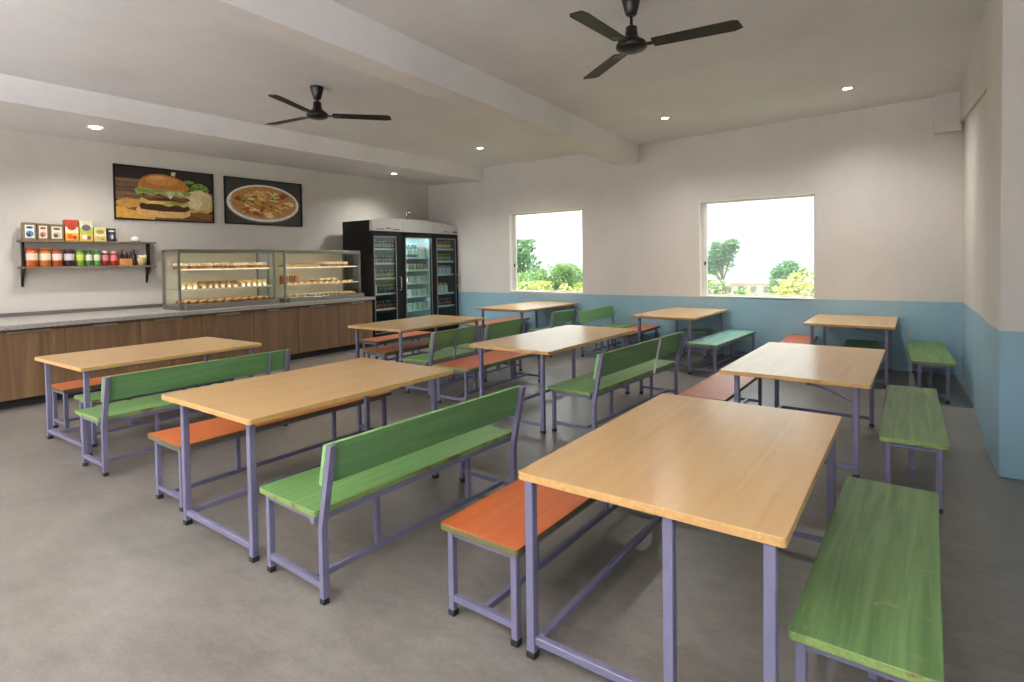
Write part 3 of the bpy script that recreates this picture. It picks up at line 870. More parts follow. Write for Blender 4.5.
def burger(P, E_):
    for k in range(5):
        P([(0, .36 + .085 * k), (.26, .36 + .085 * k), (.26, .435 + .085 * k), (0, .435 + .085 * k)], ['#7a6048', '#86694d', '#6d543d'][k % 3])
    P([(0, 0), (1, 0), (1, .13), (.7, .2), (.3, .2), (0, .3)], '#6f4a28')
    P([(0, .02), (.38, 0), (.36, .1), (.14, .18), (0, .24)], '#d9a24a')
    for u, v in ((.06, .30), (.12, .34), (.17, .28), (.10, .26), (.2, .33)):
        E_(u, v, .075, .055, '#c9974a', .1)
    E_(.86, .40, .19, .25, '#c9a868', .05); E_(.84, .45, .15, .20, '#e3d0a0', .08); E_(.92, .38, .08, .15, '#d6bd86', .08); E_(.80, .38, .08, .1, '#ead9ae', .1)
    for a in range(11):
        an = .3 + a * .24
        u, v = .85, .62
        E_(u + .075 * math.cos(an), v + .12 * math.sin(an), .038, .05, ['#6f9a3a', '#557f2d', '#86ad4a'][a % 3], .2)
    E_(.74, .80, .06, .035, '#6f9a3a', .15)
    P([(.72, .12), (.98, .02), (1, .16), (.84, .20)], '#8a5a30')
    # lower bun, patty, fillings, upper bun
    P([(.19, .20), (.20, .11), (.26, .06), (.45, .04), (.66, .05), (.74, .10), (.755, .19), (.7, .24), (.24, .27)], '#dcb274')
    P([(.22, .26), (.24, .20), (.45, .17), (.70, .18), (.75, .24), (.72, .30), (.24, .32)], '#4b2a1a')
    P([(.22, .36), (.3, .30), (.4, .33), (.52, .27), (.6, .32), (.68, .27), (.74, .33), (.72, .40), (.24, .42)], '#c6bb62')
    E_(.40, .34, .09, .03, '#e6cf6a', .1); E_(.6, .34, .08, .03, '#8c9a3c', .1)
    P([(.24, .44), (.32, .37), (.52, .38), (.68, .36), (.755, .42), (.72, .47), (.5, .50), (.28, .50)], '#7c4234')
    E_(.36, .45, .1, .035, '#9c5a48', .1); E_(.6, .44, .1, .04, '#8a4a3a', .1); E_(.48, .415, .12, .02, '#4a2418', .1)
    P([(.18, .58), (.2, .48), (.27, .51), (.34, .46), (.42, .52), (.5, .47), (.56, .50), (.64, .46), (.75, .50), (.74, .60), (.5, .64), (.24, .66)], '#9cab62')
    for u, v in ((.25, .56), (.33, .55), (.43, .57), (.54, .54), (.66, .55), (.71, .56)):
        E_(u, v, .05, .035, ['#c6cf94', '#84994a'][int(u * 100) % 2], .2)
    P([(.5, .50), (.54, .42), (.57, .50)], '#e6e2c6')
    P([(.215, .63), (.22, .72), (.26, .82), (.34, .89), (.46, .91), (.58, .88), (.68, .80), (.735, .70), (.74, .62), (.6, .60), (.4, .60)], '#c07a36')
    E_(.45, .78, .17, .09, '#d39350', .03); E_(.42, .83, .10, .04, '#e0aa68', .04)
    P([(.55, .90), (.59, .89), (.6, .97), (.555, .97)], '#c9cba0')

def pasta(P, E_):
    E_(.49, .47, .485, .44, '#8f8a84'); E_(.49, .48, .475, .425, '#f0ece6'); E_(.49, .485, .45, .39, '#c9c3ba'); E_(.49, .49, .435, .37, '#c08a48', .03)
    random.seed(5)
    for k in range(46):
        a, r = random.uniform(0, 2 * PI), math.sqrt(random.random())
        u, v = .49 + .38 * r * math.cos(a), .49 + .31 * r * math.sin(a)
        E_(u, v, random.uniform(.03, .06), random.uniform(.03, .06), random.choice(['#b5622a', '#d98e46', '#9a4a20', '#e0aa58', '#c47a38', '#ecd09a']), .18, 14)
    for k in range(26):
        a, r = random.uniform(0, 2 * PI), math.sqrt(random.random())
        u, v, an = .49 + .33 * r * math.cos(a), .5 + .26 * r * math.sin(a), random.uniform(-1.2, 1.2)
        du, dv = .06 * math.cos(an), .08 * math.sin(an)
        P([(u - du, v - dv - .012), (u + du, v + dv - .012), (u + du, v + dv + .012), (u - du, v - dv + .012)], random.choice(['#f0dcae', '#e2bd6c']))
    for k in range(14):
        a, r = random.uniform(0, 2 * PI), math.sqrt(random.random())
        E_(.49 + .33 * r * math.cos(a), .49 + .26 * r * math.sin(a), .02, .022, random.choice(['#5d7a34', '#4a6a2c', '#7d9444']), .3, 10)
picture('framed picture of a large burger, the one nearer the wall shelf', 3.562, 4.992, 2.303, 3.126, burger, '#2b2522')
picture('framed picture of a plate of pasta, to the right of the burger picture', 5.170, 6.622, 2.309, 3.120, pasta, '#3b3835')
random.seed(11)

# ------------------------------------------------------------------ drinks coolers
M_inner = flat('cooler_lining', '#3a3d40', .5, 0, .05)
M_inner_l = flat('pale_cooler_lining', '#b9c4c4', .5, 0, .05)
M_wire = flat('white_shelf_edge', '#e3eaee', .4, 0, .03)
M_led_c = emit('cool_led', '#e8f6ff', 20)
M_led_d = emit('dim_cool_led', '#dfeaff', 2.6)
def cooler(which, ya, yb, ga, gb, ztop, shelves, led, lining, handle, marks):
    cy_ = (ya + yb) / 2
    t = thing('drinks_cooler', which, 'cooler', (-8.70, cy_, 0), 0, 'upright glass-door coolers')
    ya, yb, ga, gb = ya - cy_, yb - cy_, ga - cy_, gb - cy_
    xb, xf = -.44, .37
    b = MB()
    b.box(xb, xf, ya, ya + .04, .04, 2.22, 0); b.box(xb, xf, yb - .04, yb, .04, 2.22, 0)
    b.box(xb, xb + .04, ya + .04, yb - .04, .04, 2.22, 0); b.box(xb + .04, xf, ya + .04, yb - .04, .04, .16, 0); b.box(xb + .04, xf, ya + .04, yb - .04, 2.14, 2.22, 0)
    b.box(xb + .03, xf - .03, ya + .03, yb - .03, 0, .04, 0)
    b.box(xb, xf - .02, ya, yb, 2.2202, min(ztop) - .005, 0)
    b.build('cabinet_body', M_black, t)
    b = MB()
    b.box(xb + .041, xb + .05, ya + .041, yb - .041, .161, 2.139); b.box(xb + .05, xf - .01, ya + .041, ya + .05, .161, 2.139); b.box(xb + .05, xf - .01, yb - .05, yb - .041, .161, 2.139)
    b.build('inner_lining', lining, t)
    b = MB()
    x0, x1 = xf + .004, xf + .05
    b.box(x0, x1, ya + .004, ga, .10, 2.215, bev=.003); b.box(x0, x1, gb, yb - .004, .10, 2.215, bev=.003)
    b.box(x0, x1, ga, gb, .10, .22); b.box(x0, x1, ga, gb, 2.12, 2.215)
    d = b.build('door', M_black, t)
    b = MB()
    g = .022
    b.box(x1 - .012, x1 + .003, ga, ga + g, .22, 2.12); b.box(x1 - .012, x1 + .003, gb - g, gb, .22, 2.12); b.box(x1 - .012, x1 + .003, ga + g, gb - g, 2.12 - g, 2.12); b.box(x1 - .012, x1 + .003, ga + g, gb - g, .22, .22 + g)
    b.build('door_trim', M_steel_d, d)
    b = MB(); b.box(x0 + .02, x0 + .025, ga, gb, .22, 2.12); b.build('glass_pane', M_glass_g, d)
    if handle:
        hy = (gb + yb) / 2 + handle
        b = MB(); b.tube([(x1, hy, 1.05), (x1 + .04, hy, 1.06), (x1 + .045, hy, 1.10), (x1 + .045, hy, 1.26), (x1 + .04, hy, 1.30), (x1, hy, 1.31)], .012, 8); b.build('handle', M_steel, d)
    for zz in shelves:
        b = MB(); b.box(xb + .06, xf - .05, ya + .055, yb - .055, zz - .012, zz); s_ = b.build('shelf', M_wire, t)
        b = MB(); b.box(xf - .05, xf - .035, ya + .055, yb - .055, zz - .03, zz + .008); b.build('price_rail', M_wire, s_)
    b = MB()
    b.box(xf - .03, xf - .014, ya + .052, ya + .068, .3, 2.05)
    b.box(xb + .055, xb + .07, ya + .06, yb - .06, 1.95, 1.97)
    b.box(xf - .10, xf - .06, ya + .1, yb - .1, 2.12, 2.136)
    b.build('light_strip', led, t)
    b = MB()
    n = len(ztop)
    ys = [ya + (yb - ya) * k / (n - 1) for k in range(n)]
    lo = [(xf - .02, y, 2.222) for y in ys]
    for k in range(n - 1):
        b.prism([(xf - .02, ys[k], 2.222), (xf + .055, ys[k], 2.222), (xf + .03, ys[k], ztop[k]), (xf - .02, ys[k], ztop[k])],
                [(xf - .02, ys[k + 1], 2.222), (xf + .055, ys[k + 1], 2.222), (xf + .03, ys[k + 1], ztop[k + 1]), (xf - .02, ys[k + 1], ztop[k + 1])])
    h = b.build('fascia', M_silver, t)
    if marks:
        def mk(name, m, u0, u1, z0, z1, wav=0):
            b = MB()
            y0_, y1_ = ya + (yb - ya) * u0, ya + (yb - ya) * u1
            N = 10
            for k in range(N):
                p, q = k / N, (k + 1) / N
                f = lambda s: z0 + wav * math.sin(s * PI)
                g_ = lambda s: z1 + wav * math.sin(s * PI)
                xx = lambda z: xf + .057 - .025 * (z - 2.222) / .22
                b.poly([(xx(f(p)), y0_ + (y1_ - y0_) * p, f(p)), (xx(f(q)), y0_ + (y1_ - y0_) * q, f(q)), (xx(g_(q)), y0_ + (y1_ - y0_) * q, g_(q)), (xx(g_(p)), y0_ + (y1_ - y0_) * p, g_(p))], 0)
            b.build(name, m, h)
        for m_ in marks:
            mk(*m_)
    return t
cooler('black glass-door cooler at the counter end, silver top with a red mark', 7.36, 8.165, 7.395, 7.985, (2.43, 2.455, 2.47, 2.48), (1.88, 1.595, 1.30, .995, .69), M_led_d, M_inner, -.01,
       [('red_logo', M_red, .45, .62, 2.262, 2.285, .012), ('dark_mark', M_cap, .14, .40, 2.252, 2.266, 0), ('dark_mark', M_cap, .66, .90, 2.256, 2.27, 0)])
cooler('brightly lit middle cooler with tall bottles on its top shelf', 8.17, 9.06, 8.235, 9.025, (2.48, 2.485, 2.485, 2.478), (1.70, 1.44, 1.17, .89, .60), M_led_c, M_inner_l, 0, [])
cooler('black glass-door cooler in the corner beside the blue wall', 9.065, 9.89, 9.17, 9.82, (2.478, 2.46, 2.43, 2.39), (1.89, 1.62, 1.325, .91, .625), M_led_d, M_inner, -.01,
       [('red_logo', M_red, .40, .62, 2.252, 2.27, .01), ('dark_mark', M_cap, .78, .96, 2.256, 2.284, 0)])

def me_bottle(body, cap, lab, h=.2, r=.032, name='drink_bottle'):
    b = MB()
    b.lathe([(r * .9, 0), (r, .008), (r, h * .2), (r * 1.02, h * .21), (r * 1.02, h * .52), (r, h * .53), (r * .95, h * .62), (r * .4, h * .82), (r * .38, h * .9), (r * .48, h * .905), (r * .48, h), (r * .3, h)],
            10, mis=[0, 0, 0, 1, 1, 1, 0, 0, 0, 2, 2])
    return b.mesh(name, [flat('b_' + body, body, .2), flat('l_' + lab, lab, .5), flat('c_' + cap, cap, .4)])
def me_can(body, h=.15, r=.034, lab='#b9bcc0', name='drink_can'):
    b = MB(); b.lathe([(r * .85, 0), (r, .01), (r, h * .9), (r * .82, h)], 10, mis=[1, 0, 1]); return b.mesh(name, [flat('can_' + body, body, .3), flat('ct_' + lab, lab, .3, .7)])
def me_carton(body, top, w=.07, h=.2, name='drink_carton'):
    b = MB(); b.box(-.035, .035, -w / 2, w / 2, 0, h * .75, 0); b.prism([(-.035, -w / 2, h * .75), (.035, -w / 2, h * .75), (.003, -w / 2, h * .95), (-.003, -w / 2, h * .95)], [(-.035, w / 2, h * .75), (.035, w / 2, h * .75), (.003, w / 2, h * .95), (-.003, w / 2, h * .95)], 1); b.box(-.003, .003, -w / 2, w / 2, h * .95, h, 1)
    return b.mesh(name, [flat('p_' + body, body, .5), flat('t_' + top, top, .5)])
def me_bag(c, name='food_pouch'):
    b = MB()
    vs = b.box(-.03, .03, -.06, .06, 0, .14, 0, bev=.012, seg=2)
    b.bm.normal_update()
    for v in list(b.bm.verts):
        k = v.co.z / .14
        v.co.x *= 1 - .75 * k * k
        v.co.y *= 1 + .06 * math.sin(9 * v.co.z / .14) + random.uniform(-.03, .03)
    return b.mesh(name, [flat('bag_' + c, c, .35, 0, .18, 18)])
amber = me_bottle('#4a3526', '#c98a3c', '#b98a5a', .15)
amber2 = me_bottle('#5a3a28', '#d8c8a8', '#a8543a', .145)
dark = me_bottle('#2c2b30', '#b8b4ae', '#6a5a50', .16)
tall = me_bottle('#6a8a90', '#e4e6e6', '#d6dcd8', .30, .038)
cupw = me_can('#b9a98c', .13, .04, '#d8d4cc', 'food_tub')
bagw = me_bag('#d4d6cc'); bagc = me_bag('#c4c8b0'); bagg = me_bag('#a9b8b0')
cart = me_carton('#d5dae0', '#8fa6c4'); carb = me_carton('#e3e2de', '#c98a6a', .10, .22)
orng = me_bottle('#8a6a3c', '#c9642c', '#d8b070', .16); lime = me_bottle('#6a7a3c', '#d8b83c', '#a8a868', .16)
def stock(mesh, ya, yb, n, z, label, cat, xs=(-8.44, -8.56), wid=None):
    for x in xs:
        for i in range(n):
            put(mesh[0].name.split('.')[0] if isinstance(mesh, list) else mesh.name.split('.')[0], (mesh[i % len(mesh)] if isinstance(mesh, list) else mesh),
                (x + random.uniform(-.006, .006), ya + (yb - ya) * (i + .5) / n, z + .0005), random.uniform(-.12, .12), label, cat, label[:60])
U1, U2, U3 = 'in the counter-end cooler', 'in the bright middle cooler', 'in the corner cooler'
ga, gb = 7.45, 8.08
stock(amber, ga, gb, 7, 1.88, 'amber-capped drink bottle on the top shelf ' + U1, 'bottle')
stock(amber2, ga, gb, 7, 1.595, 'pale-capped brown drink bottle on the second shelf ' + U1, 'bottle')
stock(amber, ga, gb, 7, 1.30, 'amber-capped drink bottle on the third shelf ' + U1, 'bottle')
stock(carb, ga, ga + .12, 1, .995, 'white carton at the near end of the fourth shelf ' + U1, 'carton', (-8.44,))
stock(dark, ga + .15, gb, 6, .995, 'dark drink bottle on the fourth shelf ' + U1, 'bottle')
stock(amber2, ga, gb, 7, .69, 'pale-capped brown drink bottle on the lowest shelf ' + U1, 'bottle')
ga, gb = 8.24, 9.0
stock(tall, ga + .03, gb - .26, 5, 1.70, 'tall pale bottle on the top shelf ' + U2, 'bottle')
stock(carb, gb - .24, gb + .0, 2, 1.70, 'white carton beside the tall bottles on the top shelf ' + U2, 'carton')
stock(cupw, ga + .02, gb, 7, 1.44, 'round beige food tub on the second shelf ' + U2, 'tub')
stock([bagw, bagc, bagg], ga, gb, 5, 1.17, 'pale food pouch on the third shelf ' + U2, 'pouch')
stock([bagc, bagw], ga, gb, 5, .89, 'pale food pouch on the fourth shelf ' + U2, 'pouch')
stock([bagw, bagg], ga, gb, 5, .60, 'pale food pouch on the lowest shelf ' + U2, 'pouch')
ga, gb = 9.14, 9.82
stock(orng, ga, gb, 7, 1.89, 'orange-capped drink bottle on the top shelf ' + U3, 'bottle')
stock(lime, ga, gb, 7, 1.62, 'yellow-capped drink bottle on the second shelf ' + U3, 'bottle')
stock(cart, ga, gb, 6, 1.325, 'white drink carton with blue top on the third shelf ' + U3, 'carton')
stock(carb, ga, gb - .15, 4, .91, 'large white carton on the fourth shelf ' + U3, 'carton')
stock(amber2, ga, gb, 7, .625, 'pale-capped brown drink bottle on the lowest shelf ' + U3, 'bottle')
t = thing('metal_fitting', 'small bent grey metal fitting standing on top of the middle cooler', 'lamp', (-8.75, 8.78, 2.474), 0)  # bent metal item of uncertain use
b = MB(); b.lathe([(.09, 0), (.09, .03), (.03, .05)], 14); b.build('base', M_steel_d, t)
b = MB(); b.tube([(0, 0, .04), (0, -.03, .16), (0, .02, .25), (0, .07, .27)], .012, 8); b.build('arm', M_steel_d, t)
b = MB(); b.lathe([(.02, .26), (.05, .20), (.055, .17)], 12, c=(0, .08, 0)); b.build('flared_end', M_steel_d, t)

# ------------------------------------------------------------------ ceiling fans
def fan(label, cx, cy, zc, zh, angles, bl=.80):
    t = thing('ceiling_fan', label, 'fan', (cx, cy, zh), 0, 'brown ceiling fans')
    H = zc - zh
    b = MB(); b.lathe([(.03, H - .15), (.042, H - .142), (.058, H - .09), (.076, H - .015), (.076, H - .003), (.04, H - .001)], 20); b.build('canopy', M_fan_m, t)
    b = MB(); b.tube([(0, 0, .10), (0, 0, H - .14)], .013, 10); b.build('down_rod', M_fan_m, t)
    b = MB(); b.lathe([(.018, .16), (.045, .145), (.05, .08), (.07, .05), (.108, .028), (.122, .008), (.122, -.015), (.112, -.028), (.08, -.042), (.04, -.05), (.001, -.052)][::-1], 26); b.build('motor', M_fan_m, t)
    for a in angles:
        M = Matrix.Rotation(R(a), 4, 'Z') @ Matrix.Rotation(R(-8), 4, 'X')
        b = MB()
        b.box(.10, .20, -.022, .022, -.012, -.004, bev=.002); b.box(.19, .27, -.045, .045, -.008, -.003, bev=.002)
        br_ = b.xform(M).build('blade_arm', M_fan_m, t)
        b = MB()
        N = 12
        up_, lo_ = [], []
        for i in range(N + 1):
            s = i / N
            x = .17 + (bl - .17) * s
            w = .066 + .012 * s
            e = w if i < N else w * .7
            up_.append((x, e)); lo_.append((x - (.02 if i == N else 0), -e))
        pts = up_ + lo_[::-1]
        b.prism([(x, y, -.003 - .9 * y * y) for x, y in pts], [(x, y, .002 - .9 * y * y) for x, y in pts])
        b.xform(M).build('blade', M_fan, t)
    return t
fan('brown ceiling fan between the bulkhead and the beam, farther from the viewer', -5.55, 4.15, 3.644, 3.32, (-68, 46, 186), .84)
fan('brown ceiling fan right of the ceiling beam, nearer the viewer', -1.75, 4.27, cz(-1.75), 3.29, (-95, 5, 141), .82)

# ------------------------------------------------------------------ recessed ceiling lights
M_down = emit('downlight_glow', '#fff1dc', 14)
def downlight(label, x, y, z, power=84):
    t = thing('downlight', label, 'light', (x, y, z), 0, 'recessed ceiling lights')
    b = MB(); b.lathe([(.052, -.001), (.075, -.001), (.078, -.006), (.052, -.008)], 24, cap=False)
    b.build('trim_ring', M_white, t)
    b = MB(); b.lathe([(.001, -.004), (.051, -.004), (.051, -.002), (.001, -.002)], 24); b.build('lens', M_down, t)
    L = bpy.data.lights.new('downlight_lamp', 'SPOT')
    L.energy = power
    L.color = (1, .97, .93)
    L.spot_size = R(150)
    L.spot_blend = 1
    L.shadow_soft_size = .07
    lo = bpy.data.objects.new('downlight_lamp', L)
    COL.objects.link(lo)
    lo.location = (0, 0, -.03)
    lo.parent = t
downlight('recessed light in the bulkhead above the burger picture side of the counter', -8.45, 2.97, 3.371)
downlight('recessed light in the bulkhead above the drinks coolers', -8.33, 8.01, 3.385)
downlight('recessed light in the ceiling between bulkhead and beam, near the window wall', -6.22, 8.10, 3.644)
downlight('recessed light right of the beam, between the two windows', -2.815, 8.108, cz(-2.815))
downlight('recessed light in the ceiling nearest the right-hand corner', -.525, 8.21, cz(-.525))

# ------------------------------------------------------------------ outdoors
ZG = -.9
M_ground = NT('dry_grass_ground')
_n = M_ground.noise(M_ground.pos((1, 1, 1)), .35, 6, .6)
M_ground.base(M_ground.ramp(_n, [(.3, '#4f6040'), (.5, '#66754a'), (.7, '#85855c')])).set(Roughness=.9)
M_ground = M_ground.m
b = MB(); b.box(-160, 90, YB + TH + .3, 420, ZG - .3, ZG); struct(b.build('ground', M_ground))
def leaf_mat(name, a, c):
    m = NT(name)
    nz = m.noise(m.coords(), 2.5, 3)
    col = m.ramp(nz, [(.35, a), (.65, c)])
    m.base(col).set(Roughness=.6)
    tr = m.n('ShaderNodeBsdfTranslucent')
    m.l(col, tr.inputs['Color'])
    mx = m.n('ShaderNodeMixShader')
    mx.inputs[0].default_value = .35
    out = m.t.nodes['Material Output']
    m.l(m.b.outputs[0], mx.inputs[1]); m.l(tr.outputs[0], mx.inputs[2]); m.l(mx.outputs[0], out.inputs['Surface'])
    return m.m
M_bark = flat('bark', '#6f5f4e', .9, 0, .2, 10)
LEAF = dict(yellow=leaf_mat('yellow_green_leaf', '#a3a65a', '#c6c880'), mid=leaf_mat('mid_green_leaf', '#648a4c', '#8aa862'), deep=leaf_mat('deep_green_leaf', '#55804f', '#739a68'))
def plant(name, label, cat, x, y, h, rx, leaf, n=1500, size=.06, trunk=.0, group=None, seed=1):
    """crown of separate leaves around a few boughs, on a trunk or stems"""
    rnd = random.Random(seed)
    rx *= 1.25
    t = thing(name, label, cat, (x, y, ZG), 0, group)
    zc0 = trunk
    b = MB()
    lobes = []
    for i in range(9):
        a = rnd.uniform(0, 2 * PI)
        k = rnd.uniform(.15, .75)
        lobes.append((rx * k * math.cos(a), rx * k * math.sin(a), zc0 + (h - zc0) * rnd.uniform(.25, .8), rnd.uniform(.3, .5)))
    lobes.append((0, 0, zc0 + (h - zc0) * .6, .55))
    for i in range(n):
        lx, ly, lz, lr = lobes[rnd.randrange(len(lobes))]
        d = Vector((rnd.gauss(0, 1), rnd.gauss(0, 1), rnd.gauss(0, 1))).normalized() * (rnd.random() ** .4)
        p = Vector((lx + d.x * lr * rx, ly + d.y * lr * rx, lz + d.z * lr * (h - zc0) * .55))
        p.z = min(max(p.z * 1.18 - .08 * trunk, .02), h * 1.04)
        u = Vector((rnd.gauss(0, 1), rnd.gauss(0, 1), rnd.gauss(0, .6))).normalized()
        v = u.cross(Vector((rnd.gauss(0, 1), rnd.gauss(0, 1), rnd.gauss(0, 1)))).normalized()
        s = size * rnd.uniform(.6, 1.3)
        b.poly([p - u * s, p + v * s * .5, p + u * s, p - v * s * .5])
    b.build('foliage', LEAF[leaf], t)
    b = MB()
    if trunk > 0:
        b.tube([(0, 0, 0), (.03 * h, 0, trunk * .6), (0, 0, trunk), (0, 0, zc0 + (h - zc0) * .6)], [.05 * h ** .8, .04 * h ** .8, .03 * h ** .8, .01 * h], 8)
    for lx, ly, lz, lr in lobes[:6]:
        b.tube([(0, 0, max(trunk * .9, .0)), (lx * .5, ly * .5, lz * .6 + trunk * .3), (lx, ly, lz)], [.012 * h, .009 * h, .004 * h], 6)
    b.build('trunk' if trunk > 0 else 'stems', M_bark, t)
    return t
# through the smaller window
plant('tree', 'tall loose green tree at the left side of the smaller window view', 'tree', -14.6, 22, 3.35, 1.15, 'deep', 2200, .10, 1.0, 'trees seen through the windows', 3)
plant('shrub', 'green shrub low at the left side of the smaller window view', 'shrub', -10.7, 16.2, 2.0, .75, 'mid', 2000, .06, 0, 'shrubs outside the windows', 4)
plant('shrub', 'yellow-green shrub at the bottom middle of the smaller window view', 'shrub', -8.75, 14.0, 1.80, .62, 'yellow', 2000, .06, 0, 'shrubs outside the windows', 5)
plant('shrub', 'yellowish shrub at the right side of the smaller window view', 'shrub', -6.93, 12.6, 1.83, .52, 'yellow', 1800, .06, 0, 'shrubs outside the windows', 6)
plant('tree', 'rounded green tree in the middle of the smaller window view', 'tree', -12.5, 22, 2.25, 1.15, 'mid', 2200, .09, .8, 'trees seen through the windows', 7)
plant('tree', 'low green tree at the right side of the smaller window view', 'tree', -12.4, 25, 2.0, 1.2, 'deep', 2000, .09, .7, 'trees seen through the windows', 8)
# through the larger window
plant('tree', 'tall feathery tree with a bare trunk at the left of the larger window view', 'tree', -7.45, 30, 3.30, .95, 'deep', 2200, .10, 1.35, 'trees seen through the windows', 9)
plant('tree', 'small round tree behind the yellow shrub in the larger window view', 'tree', -3.75, 25, 2.25, .65, 'deep', 1600, .08, .6, 'trees seen through the windows', 10)
plant('shrub', 'green shrub at the bottom left of the larger window view', 'shrub', -3.55, 14.2, 1.87, .62, 'mid', 2000, .06, 0, 'shrubs outside the windows', 11)
plant('shrub', 'bright yellow-green shrub at the bottom right of the larger window view', 'shrub', -1.75, 14, 2.15, .62, 'yellow', 2400, .06, 0, 'shrubs outside the windows', 12)
t = thing('low_building', 'low pale pinkish building with a flat roof seen through the larger window', 'building', (-8.3, 41, ZG), 0)
b = MB(); b.box(-2.6, 2.4, -1, 2, 0, .78); b.build('wall', flat('pink_render', '#d8b8a6', .8), t)
b = MB(); b.box(-2.8, 2.6, -1.2, 2.2, .78, .92, bev=.01); b.box(-2.8, 2.6, -1.25, -1.2, .92, 1.08); b.build('roof', flat('pale_roof', '#d9cfc6', .8), t)
b = MB()
for k in range(6):
    b.box(-2.2 + .8 * k, -1.85 + .8 * k, -1.03, -1.0, .2, .58)
b.build('window', flat('dark_window', '#6d6a6c', .3), t)
t = thing('utility_wire', 'thin overhead wire between two poles beyond the larger window', 'wire', (-6.5, 35, ZG), 0)
b = MB(); b.tube([(-4 + 8 * k / 10, 0, 2.98 - .12 * (k / 10) - .25 * (k / 10) * (1 - k / 10)) for k in range(11)], .016, 6); b.build('cable', M_cap, t)
for xx in (-4, 4):
    b = MB(); b.tube([(xx, 0, 0), (xx, 0, 3.0 if xx < 0 else 2.9)], .03, 8); b.build('pole', M_bark, t)
b = MB(); b.box(-24, 16, -26, Y0 - .3, -.25, -.02); struct(b.build('ground', flat('bounce_paving', '#c9cbcc', .8, 0, .08, 3)))  # unseen pale paving, added to bounce sunlight up onto the ceiling
def hills(name, y, x0, x1, base, amp, col, seed):
    rnd = random.Random(seed)
    b = MB()
    N, Q = 60, 6
    ph = [rnd.uniform(0, 6) for _ in range(4)]
    rows_ = []
    for j in range(Q):
        v = j / (Q - 1)
        r_ = []
        for i in range(N + 1):
            u = i / N
            hgt = base + amp * (.5 + .25 * math.sin(5 * u * PI + ph[0]) + .15 * math.sin(13 * u + ph[1]) + .1 * math.sin(37 * u + ph[2]) + .05 * rnd.random())
            r_.append(b.bm.verts.new((x0 + (x1 - x0) * u, y + (1 - math.cos(v * PI)) * 30, ZG + (hgt - ZG) * math.sin(v * PI) ** .8)))
        rows_.append(r_)
    for a, c in zip(rows_, rows_[1:]):
        for i in range(N):
            f = b.bm.faces.new((a[i], a[i + 1], c[i + 1], c[i])); f.smooth = True
    struct(b.build(name, flat('hill_' + col, col, .9, 0, .3, .08)))
hills('hills', 90, -110, 30, .2, 1.2, '#3c5440', 3)
hills('hills', 190, -200, 60, 1.5, 3.0, '#2c4746', 4)
# damp morning haze lying over the land
b = MB(); b.box(-170, 100, 18, 400, ZG - .2, 16)
hz = b.build('haze', None)
m = bpy.data.materials.new('haze')
m.use_nodes = True
m.node_tree.nodes.clear()
o_ = m.node_tree.nodes.new('ShaderNodeOutputMaterial')
v_ = m.node_tree.nodes.new('ShaderNodeVolumeScatter')
v_.inputs['Color'].default_value = (.84, .92, 1, 1)
v_.inputs['Density'].default_value = .0045
a_ = m.node_tree.nodes.new('ShaderNodeVolumeAbsorption')
a_.inputs['Color'].default_value = (0, 0, 0, 1)
a_.inputs['Density'].default_value = .002
ad_ = m.node_tree.nodes.new('ShaderNodeAddShader')
m.node_tree.links.new(v_.outputs[0], ad_.inputs[0])
m.node_tree.links.new(a_.outputs[0], ad_.inputs[1])
m.node_tree.links.new(ad_.outputs[0], o_.inputs['Volume'])
hz.data.materials.clear()
hz.data.materials.append(m)
tag(hz, 'pale haze lying over the distant land outside the windows', 'haze', None, 'stuff')

# ------------------------------------------------------------------ light
# overcast sky: brightest overhead, about a quarter of that at the horizon
W = bpy.data.worlds.new('World')
S.world = W
W.use_nodes = True
wt = W.node_tree
bg = wt.nodes['Background']
tc = wt.nodes.new('ShaderNodeTexCoord')
sx3 = wt.nodes.new('ShaderNodeSeparateXYZ')
wt.links.new(tc.outputs['Generated'], sx3.inputs[0])
mr = wt.nodes.new('ShaderNodeMapRange')
mr.inputs['From Min'].default_value = 0
mr.inputs['From Max'].default_value = 1
mr.inputs['To Min'].default_value = SKY
mr.inputs['To Max'].default_value = SKY * 4.2
wt.links.new(sx3.outputs['Z'], mr.inputs['Value'])
bg.inputs['Color'].default_value = (.92, .96, 1, 1)
wt.links.new(mr.outputs[0], bg.inputs['Strength'])
sun = bpy.data.lights.new('sun', 'SUN')
sun.energy = SUN
sun.angle = R(3)
sun.color = (1, .985, .96)
so = bpy.data.objects.new('sun', sun)
COL.objects.link(so)
so.rotation_euler = Vector((.62, .02, -.78)).to_track_quat('-Z', 'Y').to_euler()
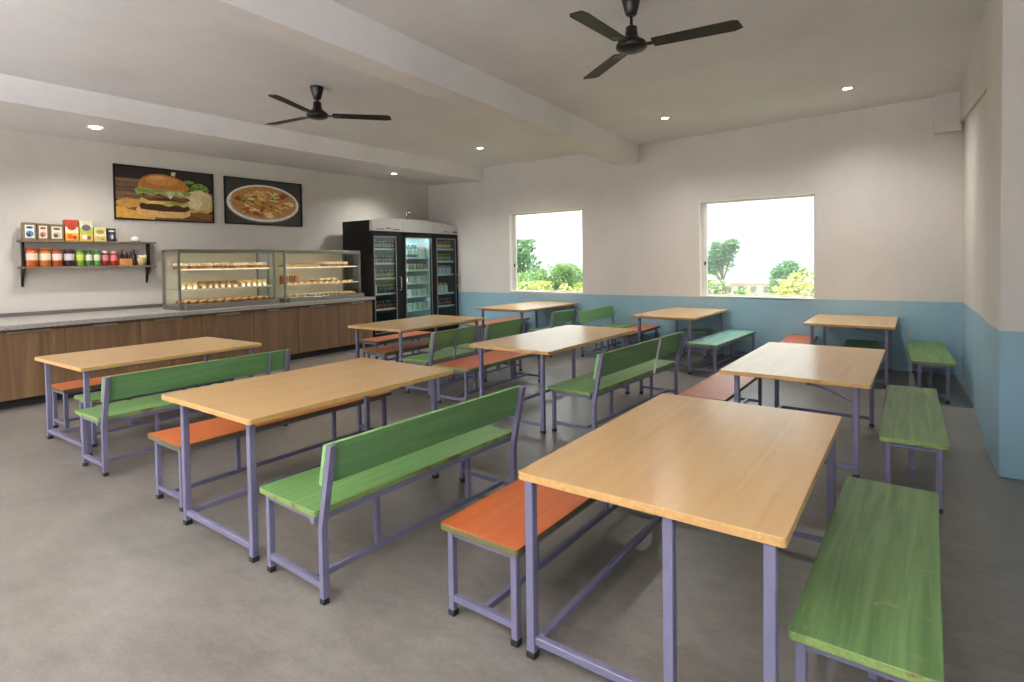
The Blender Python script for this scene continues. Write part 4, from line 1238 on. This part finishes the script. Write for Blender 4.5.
# unseen linear lamps added behind the viewer to brighten the room
def fill_lamp(label, x, y, k=1.0):
    t = thing('fill_lamp', label, 'light', (x, y, 2.95), 0, 'added fill lamps')
    b = MB(); b.box(-1.2, 1.2, -.06, .06, -.03, .03, bev=.006); b.build('fill_housing', M_white, t)
    b = MB(); b.box(-1.17, 1.17, -.05, .05, -.038, -.031); b.build('diffuser', M_fill, t)
    b = MB(); b.box(-1.17, 1.17, -.05, .05, .031, .038); b.build('diffuser', M_fill, t)
    for s in (-1, 1):
        b = MB(); b.tube([(s * .9, 0, .03), (s * .9, 0, .70)], .004, 6); b.build('hanger', M_steel, t)
    for up_ in (0, 1):
        L = bpy.data.lights.new('fill_lamp_light', 'AREA')
        L.shape = 'RECTANGLE'
        L.size, L.size_y = 2.3, .1
        L.energy = FILL_UP * k if up_ else FILL_DN
        L.color = (1, .985, .985)
        o = bpy.data.objects.new('fill_lamp_light', L)
        COL.objects.link(o)
        o.location = (0, 0, .05 if up_ else -.05)
        o.rotation_euler = (PI if up_ else 0, 0, 0)
        o.parent = t
M_fill = emit('fill_lamp_diffuser', '#fff6ea', 6)
fill_lamp('added unseen fill lamp over the near end of the room, by the counter', -8.1, -1.3, .5)
fill_lamp('added unseen fill lamp over the near end of the room, in the middle', -5.3, -1.3, 1.2)
fill_lamp('added unseen fill lamp over the near end of the room, by the right wall', -1.9, -1.3, 1.4)

# ------------------------------------------------------------------ camera
f_px, cy_px, yaw, pitch, roll, hcam = 562.2, 276.6, .60168, .0274, -.014156, 1.5956
c_, s_ = math.cos(yaw), math.sin(yaw)
fw = Vector((-s_ * math.cos(pitch), c_ * math.cos(pitch), -math.sin(pitch)))
rt = Vector((c_, s_, 0))
up = rt.cross(fw)
r2 = rt * math.cos(roll) + up * math.sin(roll)
u2 = -rt * math.sin(roll) + up * math.cos(roll)
cam = bpy.data.cameras.new('camera')
cam.sensor_width = 36
cam.sensor_fit = 'HORIZONTAL'
cam.lens = f_px / 1024 * 36
cam.shift_y = -(341 - cy_px) / 1024
cam.clip_start = .05
cam.clip_end = 1000
co = bpy.data.objects.new('camera', cam)
COL.objects.link(co)
Mx = Matrix((( r2.x, u2.x, -fw.x, 0), (r2.y, u2.y, -fw.y, 0), (r2.z, u2.z, -fw.z, hcam), (0, 0, 0, 1)))
co.matrix_world = Mx
S.camera = co

S.view_settings.view_transform = 'Standard'
S.view_settings.look = 'None'
S.view_settings.gamma = 1
S.view_settings.use_curve_mapping = False
S.view_settings.exposure = 1.1
S.cycles.use_denoising = True
S.cycles.max_bounces = 10
S.cycles.diffuse_bounces = 6
S.cycles.glossy_bounces = 4
S.cycles.transparent_max_bounces = 16
S.cycles.volume_bounces = 1
S.cycles.sample_clamp_indirect = 6
S.cycles.caustics_reflective = False
S.cycles.caustics_refractive = False
